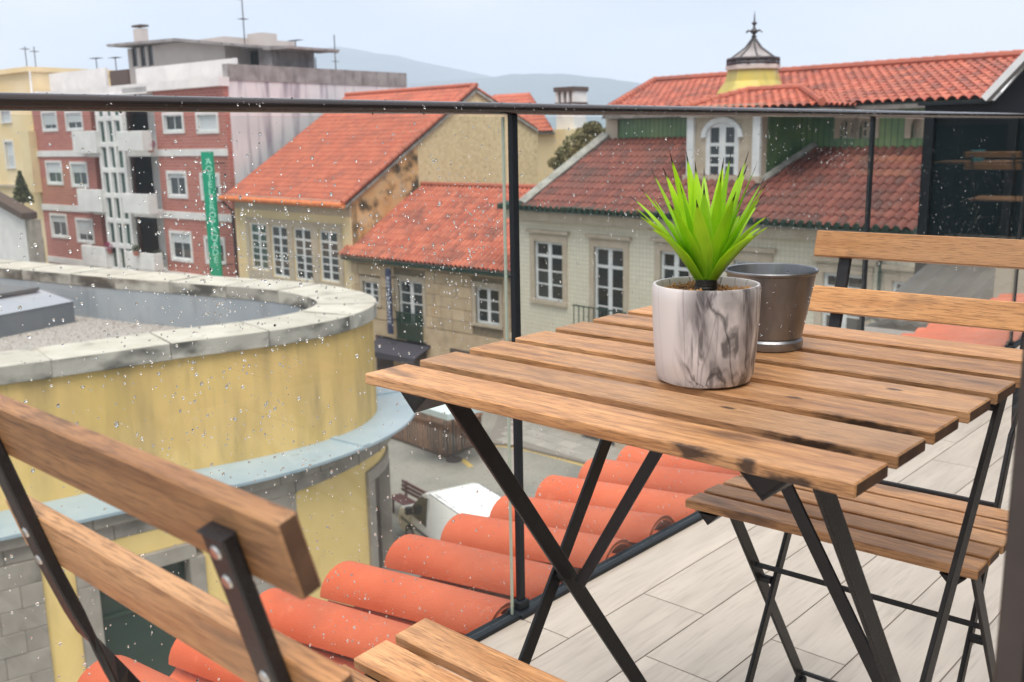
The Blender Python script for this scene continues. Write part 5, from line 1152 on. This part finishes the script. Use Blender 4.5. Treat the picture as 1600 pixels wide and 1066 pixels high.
def conifer(label, F, x, y0, y1, off, w, seed):
    a = F.p(x, y1, off); t = F.p(x, y0, off); o = thing('conical_tree', label, 'tree', F.o+F.u*a.x+F.n*off+Vector((0, 0, 0)), 0); h = t.z-a.z; b = MB(); r2 = random.Random(seed)
    MB().tube([(0, 0, 0), (0, 0, a.z+h*.8)], [.1, .03], 6).build('trunk', M['trunk'], o)
    for _ in range(1500):
        f = r2.random()**1.4; rad = w*(1-f)*r2.uniform(.3, 1.05)+.03; an = r2.uniform(0, 2*pi); leaves(b, (rad*cos(an), rad*sin(an), a.z+h*f), (.05, .05, .05), 1, .09, r2)
    tag(b.build('crown', M['leafd'], o, fixn=False), kind='stuff'); return o
conifer('small dark conical tree before the cream building at the left edge', FL, 36, 268, 316, -3.0, .62, 3)

# ------------------------------------------------------------------ roofs, chimney and shrub between the two houses
FB = Fac((un(850, 220, 1, 46).x, 46), R(0)); fb_ = FB.thing('rear_house', 'pale rear house with bright orange roof behind the rubble gable', 'house')
def B_(x, y, off=0): return FB.p(x, y, off)
wq = [B_(800, 215), B_(884, 232)]; zwt = B_(840, 203).z; MB().box((wq[0].x-3, 0, 0), (wq[1].x, 6, zwt)).build('wall', M['cream2'], fb_)
e0_, e1_ = B_(700, 190, -.4), B_(866, 204, -.4); g0_, g1_ = B_(740, 150, 4), B_(828, 145, 4); zg_ = (g0_.z+g1_.z)/2
grid_roof('roof_tiles', fb_, [(e0_.x, -.4, e1_.z), (e1_.x, -.4, e1_.z), (g1_.x, 4, zg_), (e0_.x, 4, zg_)], 'roof_new', pitch=.3, course=.45)
c0 = B_(867, 180, 1.0); c1 = B_(899, 180, 1.0); ctz = B_(883, 160, 1).z
chm = thing('chimney', 'white chimney with dark slotted cap behind the houses', 'chimney', FB.o+Vector(((c0.x+c1.x)/2, 1.0, 0))); cwid = (c1.x-c0.x)/2
MB().prism([(-cwid, 0, zwt-3), (cwid, 0, zwt-3), (cwid*.82, 0, ctz), (-cwid*.82, 0, ctz)], (0, 1.2, 0)).build('stack', M['whitewall'], chm)
cz1 = B_(883, 136, 1).z; hc = cz1-ctz
for k in range(4): x = -cwid*.8+cwid*1.6*k/3; MB().box((x-.09, -.02, ctz), (x+.09, 1.2, ctz+hc*.7)).build('cap_pier', M['whitewall'], chm)
MB().box((-cwid*.62, .15, ctz), (cwid*.62, 1.0, ctz+hc*.68)).build('flue', M['curtain'], chm); MB().box((-cwid, -.12, ctz+hc*.7), (cwid, 1.3, ctz+hc)).build('cap_slab', M['curtain'], chm); MB().box((-cwid*.95, -.06, ctz-.2), (cwid*.95, 1.25, ctz-.001)).build('cap_slab', M['curtain'], chm)
sb = thing('hillside_shrub', 'olive green shrubby tree behind the roof verge, right of the chimney', 'tree', (un(905, 230, 1, 40).x, 40, G)); b = MB(); rr = random.Random(31)
for (x, y, w_) in ((885, 240, 1.0), (900, 225, 1.1), (915, 212, 1.1), (925, 200, .8), (935, 222, 1.0), (945, 210, .7), (870, 255, .8), (905, 250, 1.3), (935, 245, 1.2), (915, 235, 1.2)):
    c = un(x, y, 1, 40+rr.uniform(-1, 1))-sb.location; leaves(b, c, (w_*.62, w_*.7, w_*.42), 420, .10, rr)
tag(b.build('crown', M['bushleaf'], sb, fixn=False), kind='stuff'); c = un(910, 235, 1, 40)-sb.location; MB().tube([(0, 0, 0), (.2, 0, c.z*.5), (c.x, 0, c.z)], [.25, .2, .08], 8).build('trunk', M['trunk'], sb, smooth=True)

# ------------------------------------------------------------------ dark neighbouring penthouse on the right
NY = 7.6
def Q(x, y, Yv=NY): return un(x, y, 1, Yv)
n0 = Q(1440, 250); ntop = Q(1500, 163).z; nbot = Q(1440, 400).z
ng = thing('dark_penthouse', 'black clad neighbouring penthouse with white verge behind the right glass pane', 'building', (n0.x, NY, nbot-.3)); oz = nbot-.3
v0 = Q(1551, 162); v1 = Q(1603, 106); sl2 = (v1.z-v0.z)/(v1.x-v0.x)
PW = -.52-n0.x
MB().prism([(0, 0, 0), (PW, 0, 0), (PW, 0, v1.z-oz+.55*sl2), (v1.x-n0.x+.55, 0, v1.z-oz+.55*sl2), (v0.x-n0.x, 0, ntop-oz), (0, 0, ntop-oz)], (0, 4, 0)).build('cladding', M['grey_dark'], ng)
MB().box((-.03, -.08, ntop-oz-.002), (v0.x-n0.x, 4, ntop-oz+.02)).build('flat_roof_edge', M['grey_dark'], ng)
MB().bar((v0.x-n0.x-.02, -.1, ntop-oz+.03), (v1.x-n0.x+.55, -.1, v1.z-oz+.55*sl2+.03), .05, .12, (0, 1, 0)).build('verge_strip', M['white'], ng)
for k in range(2): MB().box((.10+k*.62, -.012, .25), (.66+k*.62, -.001, ntop-oz-.16)).build('window_panel', M['dark_glass'], ng)
for k in range(3): MB().box((.03+k*.62, -.05, .1), (.095+k*.62, -.0005, ntop-oz-.1)).build('fin', M['grey_dark'], ng)
a = Q(1420, 412, 7.0); c = Q(1440, 512, 6.2)
sr_ = thing('slate_leanto', 'dark grey corrugated sheet roof low down behind the far chair', 'roof', (a.x, 6.3, c.z-.5)); b = MB()
hA = Q(1440, 412, 7.5).z-(c.z-.5)
for k in range(11):
    x = -.05+k*.14; b.prism([(x, 0, .5), (x+.07, 0, .53), (x+.14, 0, .5), (x+.14, 0, .47), (x+.07, 0, .50), (x, 0, .47)], (0, 1.25, hA-.5))
tag(b.build('sheet', M['slate'], sr_), kind='stuff'); MB().box((-.05, 0, -8), (1.5, 1.2, .44)).build('wall', M['conc'], sr_)
MB().box((.7, .45, .6), (1.15, .8, .6+.35)).build('vent_box', M['stone_frame'], sr_)

# ------------------------------------------------------------------ street level
# pavement before the tiled house, with its own slabs and a yellow line along the edge
yl = [un(x, y, 2, G) for x, y in ((766, 696), (800, 698), (850, 709), (905, 724), (1000, 752))]
pv_ = MB(); FWo = FW.o
pts = [un(762, 692, 2, G+.1), un(800, 694, 2, G+.1), un(905, 720, 2, G+.1), un(1100, 775, 2, G+.1)]
pa_ = FWo+FW.u*18+FW.n*.2; pb_ = FWo+FW.u*-1+FW.n*.2
poly = [(p.x, p.y, G+.10) for p in pts]+[(pa_.x, pa_.y, G+.10), (pb_.x, pb_.y, G+.10)]
pvo = pv_.prism(poly, (0, 0, -.12)).build('pavement', M['grout']); tag(pvo, kind='structure')
def inside(x, y, P):
    c = False
    for i in range(len(P)):
        (x1, y1), (x2, y2) = P[i][:2], P[i-1][:2]
        if (y1 > y) != (y2 > y) and x < (x2-x1)*(y-y1)/(y2-y1)+x1: c = not c
    return c
pvm = MB().box((-.44, -.29, 0), (.44, .29, .02)).mesh('paving_slab', M['pave'])
for i in range(24):
    for j in range(16):
        q = FWo+FW.u*(-1+i*.9+(j % 2)*.45)+FW.n*(.0-.3-j*.6)
        if all(inside(q.x+dx, q.y+dy, poly) for dx in (-.3, .3) for dy in (-.2, .2)): s_ = put('paving_slab', pvm, pvo, (q.x, q.y, G+.092+random.uniform(-.002, .003))); s_.rotation_euler = (0, 0, FW.a)
b = MB(); z = G+.006
yl2 = catmull([Vector((p.x, p.y)) for p in yl], 6); O2 = offs(yl2, .0); O3 = offs(yl2, .16)
b.add([(p.x, p.y, z) for p in O2]+[(p.x, p.y, z) for p in O3], [(i, i+1, len(O2)+i+1, len(O2)+i) for i in range(len(O2)-1)]).build('yellow_line', M['yline'])
tag(bpy.data.objects['yellow_line'], kind='structure')
p0, p1 = un(722, 718, 2, G), un(736, 730, 2, G); d = (p1-p0).normalized(); nn = Vector((-d.y, d.x, 0))
b = MB().add([p0+nn*.1+Vector((0,0,.006)), p0-nn*.1+Vector((0,0,.006)), p1-nn*.1+Vector((0,0,.006)), p1+nn*.1+Vector((0,0,.006))], [(0,1,2,3)]); tag(b.build('yellow_line', M['yline'], fixn=False), kind='structure')
# wooden enclosure
cn = un(697, 716, 2, G); le = un(628, 691, 2, G); ri = un(733, 702, 2, G)
en = thing('wooden_enclosure', 'brown slatted wooden terrace enclosure on the street below the stone house', 'fence', (cn.x, cn.y, G)); hE = un(697, 668, 1, cn.y).z-G
sm = MB().box((-.045, -.015, 0), (.045, .015, hE-.06)).mesh('slat', M['slatwood'])
L1 = (le-cn)*1.7; L2 = (ri-cn)*1.6
for base_, vec in ((Vector(), L1), (Vector(), L2), (L1, L2), (L2, L1)):
    ln = vec.length; dv_ = vec/ln; an = math.atan2(dv_.y, dv_.x); n_ = int(ln/.15)
    for k in range(n_): s_ = put('slat', sm, en, base_+dv_*(.08+k*.15)+Vector((0, 0, .05))); s_.rotation_euler = (0, 0, an)
    MB().bar(base_+Vector((0, 0, hE)), base_+vec+Vector((0, 0, hE)), .07, .10, (0, 0, 1)).build('top_rail', M['slatwood'], en); MB().bar(base_+Vector((0, 0, .06)), base_+vec+Vector((0, 0, .06)), .05, .08, (0, 0, 1)).build('bottom_rail', M['curtain'], en)
# parasols
def parasol(label, c, sz, m, rz, hgt=2.5):
    t = thing('parasol', label, 'parasol', (c.x, c.y, G), rz)
    s = sz/2; b = MB(); ap = (0, 0, hgt+.55); cs = [(-s, -s, hgt), (s, -s, hgt), (s, s, hgt), (-s, s, hgt)]
    for k in range(4): b.add([cs[k], cs[(k+1) % 4], ap], [(0, 1, 2)]); a_, c_ = Vector(cs[k]), Vector(cs[(k+1) % 4]); b.add([a_, c_, c_-Vector((0, 0, .2)), a_-Vector((0, 0, .2))], [(0, 1, 2, 3)]); b.add([Vector(cs[k])-Vector((0,0,.02)), Vector(cs[(k+1) % 4])-Vector((0,0,.02)), Vector(ap)-Vector((0,0,.02))], [(2, 1, 0)])
    b.build('canopy', M[m], t, fixn=False)
    MB().tube([(0, 0, 0), (0, 0, hgt+.6)], .03, 8).build('pole', M['iron'], t, smooth=True)
    for k in range(4): MB().tube([(0, 0, hgt+.45), (cs[k][0]*.97, cs[k][1]*.97, hgt-.01)], .012, 5).build('rib', M['iron'], t)
    MB().lathe([(0, .0), (.28, .0), (.28, .06), (.05, .1), (.05, .35)], 12).build('base', M['iron'], t)
l1n = L1.normalized(); l2n = Vector((-l1n.y, l1n.x, 0)); l2n = l2n if l2n.dot(L2) > 0 else -l2n; pc = un(699, 648, 2, G+2.0)
parasol('pale blue grey square parasol above the wooden enclosure', Vector((pc.x, pc.y, 0))+(l1n+l2n)*1.0, 2.0, 'canvas', math.atan2(l1n.y, l1n.x), 2.0)
u0 = FS.p(588, 598, -1.2); u1 = FS.p(660, 604, -1.2); zc0, zc1 = FS.p(625, 583, -.1).z, FS.p(625, 606, -2.2).z
ca = thing('cream_awning', 'cream awning on the stone house below the dark one', 'awning', FS.o+Vector(((u0.x+u1.x)/2, -.06, zc0))); wA = (u1.x-u0.x)/2; dz_ = zc1-zc0
MB().prism([(-wA, 0, 0), (-wA, -2.1, dz_), (-wA, -2.1, dz_-.22), (-wA, -2.07, dz_-.22), (-wA, -2.07, dz_-.03), (-wA, 0, -.05)], (2*wA, 0, 0)).build('cloth', M['canvas2'], ca)
for x_ in (-wA+.1, wA-.1): MB().tube([(x_, -.02, dz_-.3), (x_, -2.0, dz_-.06)], .02, 6).build('arm', M['iron'], ca)
# bench
bp0, bp1 = un(628, 752, 2, G+.82), un(668, 773, 2, G+.82); dB = (bp1-bp0); lB = max(1.5, dB.length); mB = (bp0+bp1)/2
be = thing('street_bench', 'dark red slatted street bench beside the white van', 'bench', (mB.x, mB.y, G), math.atan2(dB.y, dB.x))
for k, (y, z, tl) in enumerate(((.02, .82, 80), (.01, .70, 80), (.0, .58, 80))): o = MB().box((-lB/2, -.015, -.045), (lB/2, .015, .045)).build('back_slat', M['redwood'], be, bev=.006, loc=(0, y, z)); o.rotation_euler = (R(-8), 0, 0)
for y in (-.08, -.19, -.30, -.41): MB().box((-lB/2, -.045, -.015), (lB/2, .045, .015)).build('seat_slat', M['redwood'], be, bev=.006, loc=(0, y, .44))
for sx_ in (-1, 1):
    x = sx_*(lB/2-.18); MB().bar((x, .03, .0), (x, .05, .86), .06, .05).bar((x, -.42, .42), (x, .03, .42), .05, .05).bar((x, -.40, 0), (x, -.40, .42), .05, .05).build('leg', M['redwood'], be)
# van: side outline extruded, x = forward, near side at -y
va, vb = un(664, 768, 2, G+1.80), un(714, 803, 2, G+1.80); hd = (va-vb); hd.z = 0; hd.normalize(); left = Vector((hd.y, -hd.x, 0))
vyaw = math.atan2(hd.y, hd.x); VW = 1.66
vo_ = va+ (-left)*(-VW/2) if False else va
sidev = Vector((-hd.y, hd.x, 0))        # left of the driving direction
if sidev.dot(CC-va) < 0: sgn = -1
else: sgn = 1
vn = thing('van', 'small white van parked below the terrace edge beside the bench', 'van', (va.x-sidev.x*sgn*VW*.44-hd.x*.55, va.y-sidev.y*sgn*VW*.44-hd.y*.55, G), vyaw)
prof = [(2.15, .32), (2.22, .62), (2.14, .86), (2.02, .93), (1.45, 1.08), (1.30, 1.12), (.80, 1.62), (.60, 1.74), (.30, 1.80), (-1.75, 1.82), (-1.92, 1.76), (-2.02, 1.2), (-2.05, .5), (-2.0, .32)]
def sec(w, f, inset): return w
b = MB(); ysl = [(-1, .93), (-.965, .985), (-.90, 1.0), (.90, 1.0), (.965, .985), (1, .93)]; vs = []
for f, sc in ysl:
    for x, z in prof:
        tum = 1-.10*max(0, (z-1.0))/.8; vs.append((x*(1-(1-sc)*.5), f*VW/2*tum, .32+(z-.32)*(1-(1-sc)*.6)))
m_ = len(prof); fs = [(j*m_+i, j*m_+(i+1) % m_, (j+1)*m_+(i+1) % m_, (j+1)*m_+i) for j in range(len(ysl)-1) for i in range(m_)]+[tuple(range(m_)), tuple(range((len(ysl)-1)*m_, len(ysl)*m_))[::-1]]
b.add(vs, fs).build('body', M['van'], vn, smooth=True, bev=.0)
def vside(x, z, f): tum = 1-.10*max(0, (z-1.0))/.8; return Vector((x, f*(VW/2*tum+.004), z))
for f in (-1, 1):
    gq = [(.34, 1.68), (.70, 1.64), (1.30, 1.14), (1.22, .96), (.34, .92)]
    MB().prism([vside(x, z, f) for x, z in gq], (0, -f*.01, 0)).build('side_window', M['pane'], vn)
    sm_ = MB()
    for xx, za, zb in ((.26, .45, 1.70), (1.32, .45, 1.05)): sm_.prism([vside(xx, za, f), vside(xx+.015, za, f), vside(xx+.015, zb, f), vside(xx, zb, f)], (0, -f*.006, 0))
    sm_.build('door_seam', M['skyl_d'], vn)
    MB().prism([vside(x, z, f)+Vector((0, f*.004, 0)) for x, z in ((-1.98, .62), (1.95, .62), (1.95, .70), (-1.98, .70))], (0, -f*.01, 0)).build('side_trim', M['skyl_d'], vn)
    mi = MB().box((1.08, f*(VW/2+.02), 1.02), (1.20, f*(VW/2+.22), 1.24)).build('mirror', M['rubber'], vn, bev=.03)
    MB().bar((-1.75, f*VW*.43, 1.822), (.32, f*VW*.43, 1.80), .02, .012, (0, 0, 1)).build('roof_gutter', M['skyl_d'], vn)
    for xx in (1.38, -1.28):
        w_ = MB().tube([(xx, f*(VW/2-.16), .31), (xx, f*(VW/2+.005), .31)], .31, 24).build('tyre', M['rubber'], vn, smooth=True); MB().tube([(xx, f*(VW/2+.0), .31), (xx, f*(VW/2+.012), .31)], .19, 16).build('rim', M['skyl'], w_)
    MB().box((2.02, f*.50, .70), (2.17, f*.74, .86)).build('headlight', M['blind'], vn, bev=.03)
MB().prism([(.84, -.66, 1.602), (1.30, -.72, 1.142), (1.30, .72, 1.142), (.84, .66, 1.602)], (.02, 0, .012)).build('windscreen', M['pane'], vn)
MB().box((2.1, -.78, .30), (2.27, .78, .52)).build('bumper', M['skyl_d'], vn, bev=.04); MB().box((-1.9, -.62, 1.835), (.2, .62, 1.84)).build('roof_panel', M['van'], vn)
for x_ in (-.1, -.9): MB().bar((x_, -.70, 1.84), (x_, .70, 1.84), .012, .01, (0, 0, 1)).build('roof_seam', M['skyl'], vn)
